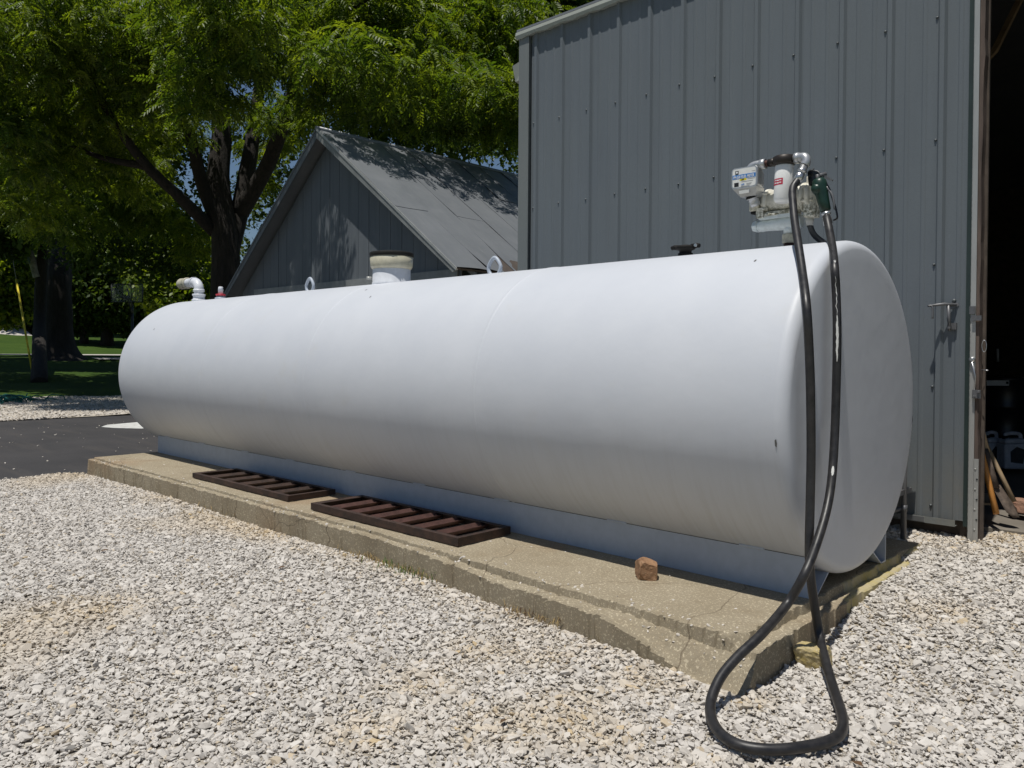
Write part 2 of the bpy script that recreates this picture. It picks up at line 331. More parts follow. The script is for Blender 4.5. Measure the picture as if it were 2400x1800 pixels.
# ---------------------------------------------------------------- mesh builder
WORLD = {}      # object -> world matrix (for authoring parts in world coordinates)
def wm(o): return WORLD.get(o.name, Matrix.Identity(4))
class MB:
    def __init__(s): s.v = []; s.f = []; s.s = []; s.mi = []; s.cur = 0
    def add(s, vs, fs, smooth=False):
        o = len(s.v); s.v += [tuple(x) for x in vs]
        for f in fs:
            s.f.append(tuple(i + o for i in f)); s.s.append(smooth); s.mi.append(s.cur)
        return s
    def box(s, c, size, rot=None, taper=None):
        hx, hy, hz = size[0] / 2, size[1] / 2, size[2] / 2
        vs = [Vector((x * hx, y * hy, z * hz)) for z in (-1, 1) for y in (-1, 1) for x in (-1, 1)]
        if taper: vs = [Vector((v.x * (taper[0] if v.z > 0 else 1), v.y * (taper[1] if v.z > 0 else 1), v.z)) for v in vs]
        if rot is not None: vs = [rot @ v for v in vs]
        c = Vector(c); vs = [v + c for v in vs]
        return s.add(vs, [(0, 2, 3, 1), (4, 5, 7, 6), (0, 1, 5, 4), (2, 6, 7, 3), (0, 4, 6, 2), (1, 3, 7, 5)])
    def box2(s, lo, hi):
        return s.box([(a + b) / 2 for a, b in zip(lo, hi)], [b - a for a, b in zip(lo, hi)])
    def hexa(s, p8): return s.add(p8, [(0, 2, 3, 1), (4, 5, 7, 6), (0, 1, 5, 4), (2, 6, 7, 3), (0, 4, 6, 2), (1, 3, 7, 5)])
    def frame(s, d):
        d = Vector(d).normalized(); a = Vector((0, 0, 1)) if abs(d.z) < .9 else Vector((1, 0, 0))
        u = a.cross(d).normalized(); return u, d.cross(u)
    def cyl(s, a, b, r, r2=None, n=20, caps=True, smooth=True):
        a, b = Vector(a), Vector(b); r2 = r if r2 is None else r2; u, w = s.frame(b - a)
        vs = []
        for p, q in ((a, r), (b, r2)):
            vs += [p + u * (q * math.cos(2 * math.pi * k / n)) + w * (q * math.sin(2 * math.pi * k / n)) for k in range(n)]
        s.add(vs, [(k, (k + 1) % n, n + (k + 1) % n, n + k) for k in range(n)], smooth)
        if caps:
            o = len(s.v) - 2 * n
            s.f.append(tuple(o + k for k in reversed(range(n)))); s.s.append(False); s.mi.append(s.cur)
            s.f.append(tuple(o + n + k for k in range(n))); s.s.append(False); s.mi.append(s.cur)
        return s
    def lathe(s, a, d, prof, n=28, smooth=True, cap0=True, cap1=True):
        """prof: (distance along d from a, radius)"""
        a = Vector(a); d = Vector(d).normalized(); u, w = s.frame(d); vs = []
        for t, r in prof:
            vs += [a + d * t + u * (r * math.cos(2 * math.pi * k / n)) + w * (r * math.sin(2 * math.pi * k / n)) for k in range(n)]
        fs = []
        for j in range(len(prof) - 1):
            fs += [(j * n + k, j * n + (k + 1) % n, (j + 1) * n + (k + 1) % n, (j + 1) * n + k) for k in range(n)]
        s.add(vs, fs, smooth); o = len(s.v) - len(vs); e = o + (len(prof) - 1) * n
        if cap0: s.f.append(tuple(o + k for k in reversed(range(n)))); s.s.append(False); s.mi.append(s.cur)
        if cap1: s.f.append(tuple(e + k for k in range(n))); s.s.append(False); s.mi.append(s.cur)
        return s
    def tube(s, pts, rad, n=12, smooth=True, caps=True, wob=0.0):
        pts = [Vector(p) for p in pts]; m = len(pts)
        rad = [rad] * m if isinstance(rad, (int, float)) else rad
        d0 = (pts[1] - pts[0]).normalized(); u, w = s.frame(d0); vs = []
        for i, p in enumerate(pts):
            d = (pts[min(i + 1, m - 1)] - pts[max(i - 1, 0)]).normalized()
            u = (u - d * u.dot(d)).normalized(); w = d.cross(u)
            for k in range(n):
                q = rad[i]
                if wob:
                    t = 2 * math.pi * k / n
                    q *= 1 + wob * mnoise.noise(Vector((p.x * 1.3 + 2 * math.cos(t), p.y * 1.3 + 2 * math.sin(t), p.z * .8)))
                vs.append(p + u * (q * math.cos(2 * math.pi * k / n)) + w * (q * math.sin(2 * math.pi * k / n)))
        fs = [(j * n + k, j * n + (k + 1) % n, (j + 1) * n + (k + 1) % n, (j + 1) * n + k) for j in range(m - 1) for k in range(n)]
        s.add(vs, fs, smooth); o = len(s.v) - len(vs)
        if caps:
            s.f.append(tuple(o + k for k in reversed(range(n)))); s.s.append(False); s.mi.append(s.cur)
            s.f.append(tuple(o + (m - 1) * n + k for k in range(n))); s.s.append(False); s.mi.append(s.cur)
        return s
    def prism(s, poly, d, smooth=False):
        """closed polygon (world pts) extruded by vector d"""
        d = Vector(d); n = len(poly); vs = [Vector(p) for p in poly] + [Vector(p) + d for p in poly]
        return s.add(vs, [tuple(reversed(range(n))), tuple(range(n, 2 * n))] + [(k, (k + 1) % n, n + (k + 1) % n, n + k) for k in range(n)], smooth)
    def build(s, name, mat, parent=None, bevel=0, seg=2):
        me = bpy.data.meshes.new(name); inv = wm(parent).inverted() if parent else Matrix.Identity(4)
        vs = s.v if not parent else [tuple(inv @ Vector(v)) for v in s.v]
        me.from_pydata(vs, [], s.f); me.polygons.foreach_set('use_smooth', s.s)
        for q in (mat if isinstance(mat, list) else [mat]): me.materials.append(q)
        if isinstance(mat, list): me.polygons.foreach_set('material_index', s.mi)
        bm = bmesh.new(); bm.from_mesh(me); bmesh.ops.recalc_face_normals(bm, faces=bm.faces); bm.to_mesh(me); bm.free()
        me.update(); o = bpy.data.objects.new(name, me); COL.objects.link(o)
        if parent: o.parent = parent; WORLD[o.name] = wm(parent).copy()
        if bevel:
            b = o.modifiers.new('bevel', 'BEVEL'); b.width = bevel; b.segments = seg; b.limit_method = 'ANGLE'
            b.harden_normals = False
        return o
def spline(pts, k=8):
    pts = [Vector(p) for p in pts]; out = []
    P = [pts[0] * 2 - pts[1]] + pts + [pts[-1] * 2 - pts[-2]]
    for i in range(1, len(P) - 2):
        for j in range(k):
            t = j / k; a, b_, c_, d_ = P[i - 1], P[i], P[i + 1], P[i + 2]
            out.append(.5 * ((2 * b_) + (c_ - a) * t + (2 * a - 5 * b_ + 4 * c_ - d_) * t * t + (3 * b_ - a - 3 * c_ + d_) * t ** 3))
    out.append(pts[-1]); return out
def tag(o, label, cat, group=None):
    o['label'] = label; o['category'] = cat
    if group: o['group'] = group
    return o
def struct(o): o['kind'] = 'structure'; return o
def stuff(o): o['kind'] = 'stuff'; return o
def thing(name, label, cat, loc, rz=0, group=None):
    o = bpy.data.objects.new(name, None); COL.objects.link(o); o.empty_display_size = .1
    o.location = loc; o.rotation_euler = (0, 0, rz)
    WORLD[o.name] = Matrix.Translation(loc) @ Matrix.Rotation(rz, 4, 'Z')
    return tag(o, label, cat, group)
def copy_thing(o, shift, label=None, rz=0):
    """copy a thing with its parts and their sub-parts, moved by shift"""
    c = o.copy(); COL.objects.link(c); c.location = o.location + Vector(shift); c.rotation_euler.z += rz
    if label: c['label'] = label
    for ch in list(o.children):
        k = ch.copy(); COL.objects.link(k); k.parent = c
        for g in list(ch.children):
            q = g.copy(); COL.objects.link(q); q.parent = k
    return c
def dup_part(o, parent, off):
    c = o.copy(); COL.objects.link(c); c.parent = parent; c.location = o.location + Vector(off); return c
def ss(a, b, x):
    t = min(1, max(0, (x - a) / (b - a))); return t * t * (3 - 2 * t)
def fbm(x, y, z=0, o=4):
    return mnoise.fractal(Vector((x, y, z)), 1.0, 2.0, o)

# ---------------------------------------------------------------- ground
UX = [0, 22, 27.5, 39, 61, 75, 110, 160, 900]; UZ = [0, 0, .22, .86, .97, 2.3, 4.5, 5, 5]
def gz(x, y):
    far = float(np.interp(-x, UX, UZ))
    near = .125 * ss(-.95, .5, y) + .05 * ss(.5, 1.5, y)
    heap = .03 * math.exp(-((y + 1.27) / .15) ** 2) * ss(.0, -.5, x) * ss(-7.3, -6.6, x) * (.7 + .5 * math.sin(x * 2.1))
    return far + heap + near * ss(-9, -7, x) * (1 - .6 * ss(4, 10, y))
def sheet(name, mat, xs, ys, lift, inside=None, rough=0.0, rs=8):
    mb = MB(); nx, ny = len(xs), len(ys)
    vs = [(x, y, gz(x, y) + lift + (rough * fbm(x * rs, y * rs) if rough else 0)) for x in xs for y in ys]
    fs = []
    for i in range(nx - 1):
        for j in range(ny - 1):
            cx, cy = (xs[i] + xs[i + 1]) / 2, (ys[j] + ys[j + 1]) / 2
            if inside is None or inside(cx, cy): fs.append((i * ny + j, (i + 1) * ny + j, (i + 1) * ny + j + 1, i * ny + j + 1))
    mb.add(vs, fs, True); return struct(mb.build(name, mat))
def lin(a, b, n): return [a + (b - a) * i / (n - 1) for i in range(n)]
gxs = [-900, -400, -250, -160, -130] + lin(-110, -22, 60) + lin(-21, 6, 28) + [12, 30, 80, 250, 900]
gys = [-900, -300, -100, -40, -20] + lin(-12, 12, 49) + lin(13, 60, 30) + [90, 160, 400, 900]
sheet('ground', M['lawn'], gxs, gys, -.03)
# lawn ripples near the driveway
sheet('lawn', M['lawn'], lin(-110, -21.2, 190), lin(-16, 44, 100), .0, rough=.05, rs=.6)
sheet('driveway', M['asphalt'], lin(-15.0, -7.3, 24), lin(-14, 20, 60), -.012)
sheet('gravel_yard', M['bed'], lin(-7.45, 6, 136), lin(-9, 7, 150), -.012, rough=.006, rs=5)
sheet('gravel_verge', M['bedfar'], lin(-21.8, -14.9, 28), lin(-14, 24, 60), .004, rough=.03, rs=1.2)
sheet('far_road', M['road'], lin(-59.5, -52, 6), lin(-30, 50, 40), .03)
sheet('lawn_path', M['road'], lin(-38.6, -37.4, 3), lin(9, 40, 40), .09)

# painted bar on the asphalt
pb = MB(); pts = [(-12.45, .55), (-12.86, .90), (-12.98, 1.02), (-13.02, 1.3), (-13.1, 2.6), (-12.0, 2.6), (-11.85, 1.5), (-11.78, 1.12), (-12.2, .75)]
pts = [(-12.63, .75), (-12.95, .95), (-13.15, 1.53), (-13.3, 2.3), (-12.3, 2.5), (-11.9, 1.13), (-12.3, .84)]
pb.prism([(x, y, -.008) for x, y in pts], (0, 0, .004))
o = pb.build('painted_marking', M['paint']); struct(o)

# ---------------------------------------------------------------- concrete pad (height field with broken lips)
def slab_z(x, y):
    j1 = .008 * fbm(x * 9, y * 3, 1.7) + .012 * fbm(x * 1.3, 0, 3.1) + .006 * fbm(x * 34, y * 34, 2.2)
    j2 = .008 * fbm(x * 11, y * 3, 5.2) + .008 * fbm(x * 2, 0, 8.1) + .007 * fbm(x * 38, y * 38, 6.2)
    yo = float(np.interp(x, [-7.4, -5, -2.5, -.9, -.4, .2], [-1.165, -1.14, -1.125, -1.205, -1.235, -1.30])) + j1 * .7
    yi = yo + float(np.interp(x, [-7.4, -3, -1, -.3, .2], [.055, .06, .075, .10, .15])) + j2 * .8
    xo = float(np.interp(y, [-1.5, -1.3, -.9, 0, .7], [.07, .06, .04, .03, .02])) + .012 * fbm(0, y * 8, 4.4)
    xi = xo - float(np.interp(y, [-1.3, -.9, 0, .7], [.085, .07, .065, .06])) + .010 * fbm(0, y * 10, 6.4)
    cut = .10 + .03 * fbm(x * 9, y * 9, 2)
    corner = max(0.0, (x - xi + cut) + (yi + cut - y))            # broken inner corner
    if y < yo or x > xo or x < -7.33 + .01 * fbm(0, y * 6, 9) or y > 1.1: return -.06
    inner = y > yi and x < xi
    if inner:
        z = .165 + .003 * fbm(x * 2.5, y * 2.5, 0) + .0015 * fbm(x * 25, y * 25, 3)
        if corner > cut: z -= min(.05, (corner - cut) * .8) + .008 * fbm(x * 20, y * 20, 7)
        e = min(y - yi, xi - x); z -= max(0, .012 - e) * .5
    else:
        z = .134 + .020 * ss(-1.2, -2.2, x) * (y <= yi) + .006 * fbm(x * 14, y * 14, 5)
        if y <= yi and yi - y < .016: z -= .02 * ss(-.6, -1.4, x)
        if y <= yi:
            z -= .13 * ss(-.8, .02, x) * ss(yi + .02, yo, y) + .03 * ss(-.6, .1, x)
            e = y - yo; z -= max(0, .015 - e) * .8 + .012 * max(0, fbm(x * 10, y * 10, 12))
            if -1.9 < x < -.7: z -= .02 * max(0, fbm(x * 4, y * 4, 15) + .1) * ss(.05, 0, e)
        else:
            e = xo - x; z -= .012 + max(0, .012 - e) * .7
    return z
sx = lin(-7.36, -3.5, 200) + lin(-3.48, -.5, 250) + lin(-.49, .16, 82); sy = lin(-1.46, -.98, 66) + lin(-.96, .75, 150) + [.9, 1.05, 1.12]
mb = MB(); ny = len(sy)
mb.add([(x, y, slab_z(x, y)) for x in sx for y in sy],
       [(i * ny + j, (i + 1) * ny + j, (i + 1) * ny + j + 1, i * ny + j + 1) for i in range(len(sx) - 1) for j in range(ny - 1)], False)
for k, f in enumerate(mb.f):
    vv = [mb.v[i] for i in f]
    if max(v[2] for v in vv) < -.05: mb.f[k] = None
    else:
        c = [sum(v[i] for v in vv) / 4 for i in range(3)]
        mb.mi[k] = 1 if (c[0] > -.045 + .01 * fbm(0, c[1] * 6) and c[1] > -.15 + .2 * fbm(c[0] * 9, c[1] * 9)) else 0
keep = [k for k, f in enumerate(mb.f) if f]; mb.f = [mb.f[k] for k in keep]; mb.s = [mb.s[k] for k in keep]; mb.mi = [mb.mi[k] for k in keep]
for k, v in enumerate(mb.v):      # spalled lip: the front face falls back under the edge
    if v[2] < -.05 and v[1] > -1.5 and v[1] < -.99 and v[0] > -7.3:
        u = max(0, fbm(v[0] * 5, 2, 3) + .25) * .02 + .0015 * fbm(v[0] * 40, 1, 1)
        mb.v[k] = (v[0], v[1] + .006 + u, v[2])
pad = mb.build('concrete_pad', [M['concrete'], M['mossledge']])
tag(pad, 'long weathered concrete pad with a chipped stepped edge under the white tank', 'concrete slab')

# ---------------------------------------------------------------- tank
TR, ZC, TL = .8128, 1.0178, 7.5165
tank = thing('fuel_tank', 'huge white cylindrical steel fuel tank lying on skids on the concrete pad', 'tank', (-3.75, 0, .165))
prof = [(-7.45 + 7.39 * i / 60, TR) for i in range(61)]
MB().lathe((0, 0, ZC), (1, 0, 0), prof, n=128, cap0=False, cap1=False).build('shell', M['tank'], tank)
def head(x0, d):
    kr = .055; pr = [(0, TR)]
    pr += [(kr * math.sin(t), TR - kr * (1 - math.cos(t))) for t in lin(.08, math.pi / 2 * .93, 12)]
    r0 = pr[-1][1]; t0 = pr[-1][0]
    pr += [(t0 + .018 * (1 - (r / r0) ** 2), r) for r in (r0 * .93, r0 * .8, r0 * .6, r0 * .4, r0 * .2, .02)]
    return MB().lathe((x0, 0, ZC), (d, 0, 0), pr, n=128, cap0=False).build('end_cap', M['tank'], tank)
head(-.06, 1); head(-7.45, -1)
for x in (-5.52, -3.77, -1.91):
    pr = [(-.016, TR - .001), (-.008, TR + .002), (0, TR + .003), (.008, TR + .002), (.016, TR - .001)]
    MB().lathe((x, 0, ZC), (1, 0, 0), pr, n=128, cap0=False, cap1=False).build('weld_seam', M['tank'], tank)
ZK = ZC - math.sqrt(TR ** 2 - .469 ** 2)
def rail(sg):
    mb = MB(); y = sg * .469
    for a, b_ in (((y, .166), (y, ZK - .006)),):
        mb.box2((-7.277, min(y, y - sg * .008), .166), (-.037, max(y, y - sg * .008), ZK - .004))
    yb = y - sg * .008; yi = y - sg * .19; zi = ZC - math.sqrt(TR ** 2 - yi ** 2) - .004
    mb.box2((-7.277, min(yb, y - sg * .06), .166), (-.037, max(yb, y - sg * .06), .174))
    mb.prism([(-7.277, y - sg * .06, .167), (-7.277, y - sg * .068, .167), (-7.277, yi - sg * .004, zi), (-7.277, yi + sg * .004, zi + .002)], (7.24, 0, 0))
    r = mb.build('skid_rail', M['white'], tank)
    # dark strip that paints in the shade of the gap above the rail
    MB().box2((-7.27, min(y - sg * .001, y - sg * .02), ZK - .004), (-.045, max(y - sg * .001, y - sg * .02), ZK + .006)).build('gap_shade_strip', M['seam'], tank)
    return r
rail(-1); rail(1)
for i in range(9):
    x = -7.0 + i * .84 + random.uniform(-.05, .05)
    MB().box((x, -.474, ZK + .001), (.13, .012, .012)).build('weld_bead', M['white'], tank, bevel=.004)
# lifting lugs
for x in (-5.0, -2.565):
    mb = MB(); n = 26; ring = []
    for k in range(n):
        t = 2 * math.pi * k / n; w = .062 * (1 - .38 * max(0, math.sin(t))); ring.append(Vector((x + w * math.cos(t), 0, 1.825 + .055 + .066 * math.sin(t) + .002)))
    ring = ring + [ring[0], ring[1]]
    mb.tube(ring, .014, n=10, caps=False)
    mb.box((x, 0, 1.829), (.13, .02, .014))
    mb.build('lifting_lug', M['white'], tank)
# vent pipe at the far end
mb = MB()
path = spline([(-7.32, 0, 1.82), (-7.32, 0, 1.93), (-7.325, 0, 1.99), (-7.37, 0, 2.035), (-7.44, 0, 2.05), (-7.60, 0, 2.05)], 6)
mb.tube(path, .052, n=20)
mb.lathe((-7.32, 0, 1.82), (0, 0, 1), [(0, .075), (.03, .075), (.035, .062), (.07, .062), (.07, .07), (.09, .07), (.09, .055)])
mb.lathe((-7.32, 0, 1.935), (0, 0, 1), [(0, .06), (.03, .06)]); mb.lathe((-7.43, 0, 2.05), (-1, 0, 0), [(0, .06), (.035, .06)])
vp = mb.build('vent_pipe', M['pvc'], tank)
mb = MB(); mb.lathe((-7.60, 0, 2.05), (-1, 0, 0), [(0, .053), (.0, .064), (.02, .066), (.02, .06), (.10, .062), (.17, .064), (.19, .058)])
cap = mb.build('vent_cap', M['pvc_yellow'], vp)
MB().cyl((-7.79, 0, 2.05), (-7.86, 0, 2.05), .012, n=8).box((-7.83, 0, 2.05), (.02, .05, .02)).build('cap_valve', M['galv'], vp)
# small gauge with red ring
mb = MB(); mb.lathe((-6.787, 0, 1.82), (0, 0, 1), [(0, .06), (.025, .06), (.03, .045), (.045, .045)])
gp = mb.build('level_gauge', M['white'], tank)
MB().lathe((-6.787, 0, 1.865), (0, 0, 1), [(0, .05), (.018, .052), (.022, .04)]).build('red_ring', M['redring'], gp)
MB().lathe((-6.787, 0, 1.886), (0, 0, 1), [(0, .026), (.04, .026), (.042, .028), (.075, .024), (.08, .018)]).build('gauge_tube', M['pvc'], gp)
# big emergency vent in the middle
mb = MB(); mb.lathe((-3.765, 0, 1.80), (0, 0, 1), [(0, .158), (.035, .158), (.04, .154), (.14, .154), (.15, .15)], n=48)
ev = mb.build('access_neck', M['pvc'], tank)
MB().lathe((-3.765, 0, 1.945), (0, 0, 1), [(0, .15), (.003, .16), (.02, .17), (.1, .176), (.102, .17)], n=48).build('vent_collar', M['pvc_yellow'], ev)
MB().lathe((-3.765, 0, 2.045), (0, 0, 1), [(0, .178), (.03, .18), (.036, .172), (.042, .03)], n=48).build('vent_lid', M['black_cap'], ev)
MB().cyl((-3.86, -.13, 1.872), (-3.88, -.165, 1.872), .012, n=8).build('bolt', M['galv'], ev)
MB().box((-3.93, -.052, 1.99), (.004, .035, .035)).build('tag', M['yellow'], ev)
# black fill cap with lever ears
mb = MB(); mb.lathe((-1.0, 0, 1.815), (0, 0, 1), [(0, .042), (.035, .042), (.035, .034), (.05, .036), (.058, .055), (.07, .058), (.078, .05), (.083, .02)])
fc = mb.build('fill_cap', M['black_cap'], tank)
for sg in (-1, 1): MB().tube([(-1 + sg * .04, 0, 1.885), (-1 + sg * .075, 0, 1.89), (-1 + sg * .092, 0, 1.886)], [.016, .014, .012], n=8).build('cap_ear', M['black_cap'], fc)
MB().cyl((-.925, -.006, 1.889), (-.925, -.02, 1.889), .009, n=8).build('ear_bolt', M['steel'], fc)
# small dark chips in the paint
for (x, th) in ((-.36, .52), (-3.62, .45), (-3.4, .62), (-6.9, .95), (-.052, 1.72)):
    y, z = -TR * math.sin(th), ZC + TR * math.cos(th); mb = MB(); nrm = Vector((0, -math.sin(th), math.cos(th))); tg = Vector((0, -math.cos(th), -math.sin(th)))
    pp = Vector((x, y, z)) + nrm * .001; ln = .018 if x > -.1 else .012
    mb.prism([pp + Vector((dx, 0, 0)) + tg * (dt * ln) for dx, dt in ((-.004, -.6), (.003, -1), (.006, .1), (.003, 1), (-.003, .7))], nrm * .0006)
    mb.build('paint_chip', M['seam'], tank)

# ---------------------------------------------------------------- pump
pump = thing('fuel_pump', 'cream electric transfer pump standing on the near end of the tank', 'pump', (-.372, 0, 1.83))
MB().lathe((-.372, 0, 1.828), (0, 0, 1), [(0, .033), (.022, .033), (.022, .03), (.1, .03)], n=16).build('riser_pipe', M['rustpipe'], pump)
mb = MB(); mb.lathe((-.372, 0, 1.85), (0, 0, 1), [(0, .04), (.006, .043), (.044, .043), (.05, .038)], n=8, smooth=False)
mb.build('union_nut', M['nut'], pump, bevel=.003)
mb = MB(); mb.lathe((-.55, -.01, 1.955), (1, 0, 0), [(0, .022), (.012, .03), (.03, .032), (.05, .03), (.16, .036), (.22, .036), (.245, .03)], n=24)
mb.cyl((-.372, 0, 1.90), (-.372, -.005, 1.95), .034)
mb.box((-.42, -.01, 1.99), (.20, .10, .016)); inl = mb.build('inlet_housing', M['palecast'], pump)
mb = MB(); mb.lathe((-.575, -.01, 1.955), (1, 0, 0), [(0, .026), (.02, .034), (.03, .034)], n=6, smooth=False); mb.build('strainer_cap', M['palecast'], pump, bevel=.003)
MB().lathe((-.49, 0, 2.075), (1, 0, 0), [(0, .05), (.0, .066), (.19, .066), (.2, .06)], n=40).build('motor_body', M['cream'], pump)
mb = MB(); mb.lathe((-.515, 0, 2.075), (1, 0, 0), [(0, .04), (.004, .062), (.02, .072), (.036, .072), (.038, .066)], n=40)
mb.box((-.51, -.03, 2.015), (.04, .08, .05)); mb.build('end_bell', M['cream'], pump)
for a in (35, 145, 215, 325):
    y, z = .07 * math.cos(R_(a)), 2.075 + .07 * math.sin(R_(a)); MB().cyl((-.525, y, z), (-.47, y, z), .010, n=10).build('bell_bolt', M['cream'], pump)
mb = MB(); mb.box((-.42, -.005, 2.008), (.17, .11, .022)); mb.box((-.45, -.055, 2.002), (.07, .03, .012)); mb.build('mounting_foot', M['cream'], pump, bevel=.004)
mb = MB(); mb.box((-.545, -.03, 2.065), (.055, .075, .07)); jb = mb.build('junction_box', M['cream'], pump, bevel=.006)
MB().box((-.54, -.03, 2.024), (.05, .06, .014)).build('dark_plug', M['black_cap'], jb)
mb = MB()
for i, (t, r) in enumerate(((0, .072), (.018, .078), (.036, .07), (.05, .082), (.075, .08), (.09, .06))):
    pass
mb.lathe((-.30, 0, 2.075), (1, 0, 0), [(0, .066), (.002, .078), (.018, .078), (.02, .066), (.034, .066), (.036, .084), (.058, .084), (.062, .07), (.085, .066), (.09, .04)], n=36)
ch = mb.build('pump_chamber', M['cream'], pump)
mb = MB(); mb.box((-.245, -.035, 2.045), (.06, .07, .16)); mb.box((-.245, -.03, 2.15), (.045, .05, .05)); mb.box((-.235, -.06, 2.06), (.02, .03, .14))
mb.build('valve_block', M['cream'], pump, bevel=.007)
for a in range(0, 360, 60):
    y, z = .074 * math.cos(R_(a + 20)), 2.075 + .074 * math.sin(R_(a + 20)); MB().cyl((-.285, y, z), (-.222, y, z), .009, n=8).build('chamber_bolt', M['cream'], pump)
# conduit
mb = MB(); mb.lathe((-.262, -.02, 1.968), (0, 0, -1), [(-.01, .02), (.004, .022), (.02, .022), (.024, .018), (.04, .018)], n=14); mb.build('conduit_fitting', M['galv'], pump)
MB().tube(spline([(-.262, -.02, 1.935), (-.25, .02, 1.88), (-.21, .10, 1.835), (-.16, .18, 1.812), (-.14, .25, 1.795), (-.14, .31, 1.765)], 8), .015, n=12).build('power_conduit', M['conduit'], pump)
# filter
FX, FY = -.352, -.12
fl = MB().lathe((FX - .006, FY, 2.042), (.035, 0, 1), [(0, .034), (.008, .042), (.02, .046), (.185, .046), (.19, .043)], n=40).build('filter_canister', M['filter'], pump)
mb = MB(); mb.lathe((FX, FY, 2.232), (0, 0, 1), [(0, .05), (.004, .056), (.04, .056), (.046, .048), (.05, .02)], n=36)
mb.lathe((FX - .085, FY, 2.256), (1, 0, 0), [(0, .02), (.03, .022), (.035, .018)], n=16); mb.lathe((FX + .04, FY, 2.256), (1, 0, 0), [(0, .024), (.026, .024)], n=16)
mb.build('filter_head', M['filterhead'], pump)
# red label wrapped on the canister
def wrap(cx, cy, r, a0, a1, z0, z1, tilt=0.0, n=10):
    mb = MB(); vs = []
    for i in range(n + 1):
        a = a0 + (a1 - a0) * i / n
        for z in (z0, z1): vs.append((cx + r * math.cos(a) + .035 * (z - 2.042), cy + r * math.sin(a), z))
    mb.add(vs, [(2 * i, 2 * i + 2, 2 * i + 3, 2 * i + 1) for i in range(n)], True); return mb
A0 = math.atan2(CAM.y - FY, CAM.x - FX)   # direction from the canister towards the open yard
wrap(FX - .006, FY, .0466, A0 - R_(88), A0 - R_(5), 2.128, 2.160).build('red_label', M['red'], fl)
for k in range(2):
    z = 2.147 - k * .013
    for j, (q0, q1) in enumerate(((-84, -78), (-66, -48), (-45, -30), (-28, -14))):
        wrap(FX - .006, FY, .0470, A0 + R_(q0), A0 + R_(q1), z + (.002 if j % 2 else 0), z + .007 - (.001 if j == 2 else 0), n=4).build('label_mark', M['inkw'], fl)
# pipework left: rusty nipple, galvanised elbow
MB().cyl((FX - .12, FY, 2.256), (FX - .07, FY, 2.256), .016).build('rusty_nipple', M['rustpipe'], pump)
mb = MB(); mb.tube(spline([(FX - .108, FY, 2.256), (FX - .15, FY, 2.258), (FX - .18, FY, 2.25), (FX - .195, FY, 2.22), (FX - .197, FY, 2.18)], 6), .021, n=16)
mb.lathe((FX - .10, FY, 2.256), (-1, 0, 0), [(0, .026), (.03, .026), (.032, .022)], n=20); mb.build('pipe_elbow', M['alu'], pump)
# meter
MX0, MX1, MZ0, MZ1, MY = -.629, -.486, 2.142, 2.25, -.15
meter = None
def rrect(x0, x1, z0, z1, y, r, n=5):
    out = []
    for cx, cz, a in ((x1 - r, z0 + r, -90), (x1 - r, z1 - r, 0), (x0 + r, z1 - r, 90), (x0 + r, z0 + r, 180)):
        for k in range(n + 1):
            t = R_(a + 90 * k / n); out.append(Vector((cx + r * math.cos(t), y, cz + r * math.sin(t))))
    return out
mb = MB()
loops = [rrect(MX0, MX1, MZ0, MZ1, MY, .016), rrect(MX0 - .002, MX1 + .002, MZ0 - .002, MZ1 + .002, MY + .012, .018),
         rrect(MX0 + .002, MX1 + .002, MZ0 - .004, MZ1 + .003, MY + .05, .022), rrect(MX0 + .02, MX1 - .004, MZ0 - .008, MZ1 - .006, MY + .085, .03), rrect(MX0 + .045, MX1 - .03, MZ0 + .01, MZ1 - .03, MY + .105, .025)]
n = len(loops[0]); vs = [v for l in loops for v in l]
mb.add(vs, [(j * n + k, j * n + (k + 1) % n, (j + 1) * n + (k + 1) % n, (j + 1) * n + k) for j in range(len(loops) - 1) for k in range(n)], True)
mb.f.append(tuple(range(n))); mb.s.append(False); mb.mi.append(0)
mb.f.append(tuple(reversed(range((len(loops) - 1) * n, len(loops) * n)))); mb.s.append(False); mb.mi.append(0)
# tapered lower body and outlet neck
mb.hexa([(-.585, -.135, 2.098), (-.50, -.135, 2.098), (-.585, -.06, 2.098), (-.50, -.06, 2.098), (-.624, -.149, 2.144), (-.489, -.149, 2.144), (-.62, -.06, 2.144), (-.489, -.06, 2.144)])
meter = mb.build('flow_meter', M['alu'], pump)
mb = MB(); mb.lathe((-.535, -.10, 2.104), (.2, .35, -1), [(0, .036), (.008, .036)], n=20); mb.build('black_gasket', M['black_cap'], meter)
mb = MB(); mb.lathe((-.535, -.097, 2.098), (.2, .35, -1), [(0, .034), (.006, .034), (.008, .024), (.02, .028), (.026, .024), (.034, .028), (.05, .024)], n=16); mb.build('meter_neck', M['alu'], meter)
# label
ly = MY - .0008
poly = rrect(MX0 + .006, MX1 - .006, MZ0 + .006, MZ1 - .006, ly, .012)
mb = MB(); mb.prism(poly, (0, .0008, 0)); lab = mb.build('meter_label', M['label'], meter)
def patch(name, x0, x1, z0, z1, mt, lift): MB().prism([(x0, ly - lift, z0), (x1, ly - lift, z0), (x1, ly - lift, z1), (x0, ly - lift, z1)], (0, .0004, 0)).build(name, mt, lab)
W = MX1 - MX0; H = MZ1 - MZ0; lx = lambda t: MX0 + W * t; lz = lambda t: MZ0 + H * t
patch('label_blue_band', lx(.045), lx(.955), lz(.46), lz(.66), M['blue'], .0006)
patch('label_yellow_band', lx(.33), lx(.60), lz(.36), lz(.45), M['yellow'], .0006)
patch('label_icon', lx(.15), lx(.28), lz(.68), lz(.86), M['ink'], .0006)
patch('label_icon', lx(.11), lx(.29), lz(.09), lz(.29), M['ink'], .0006)
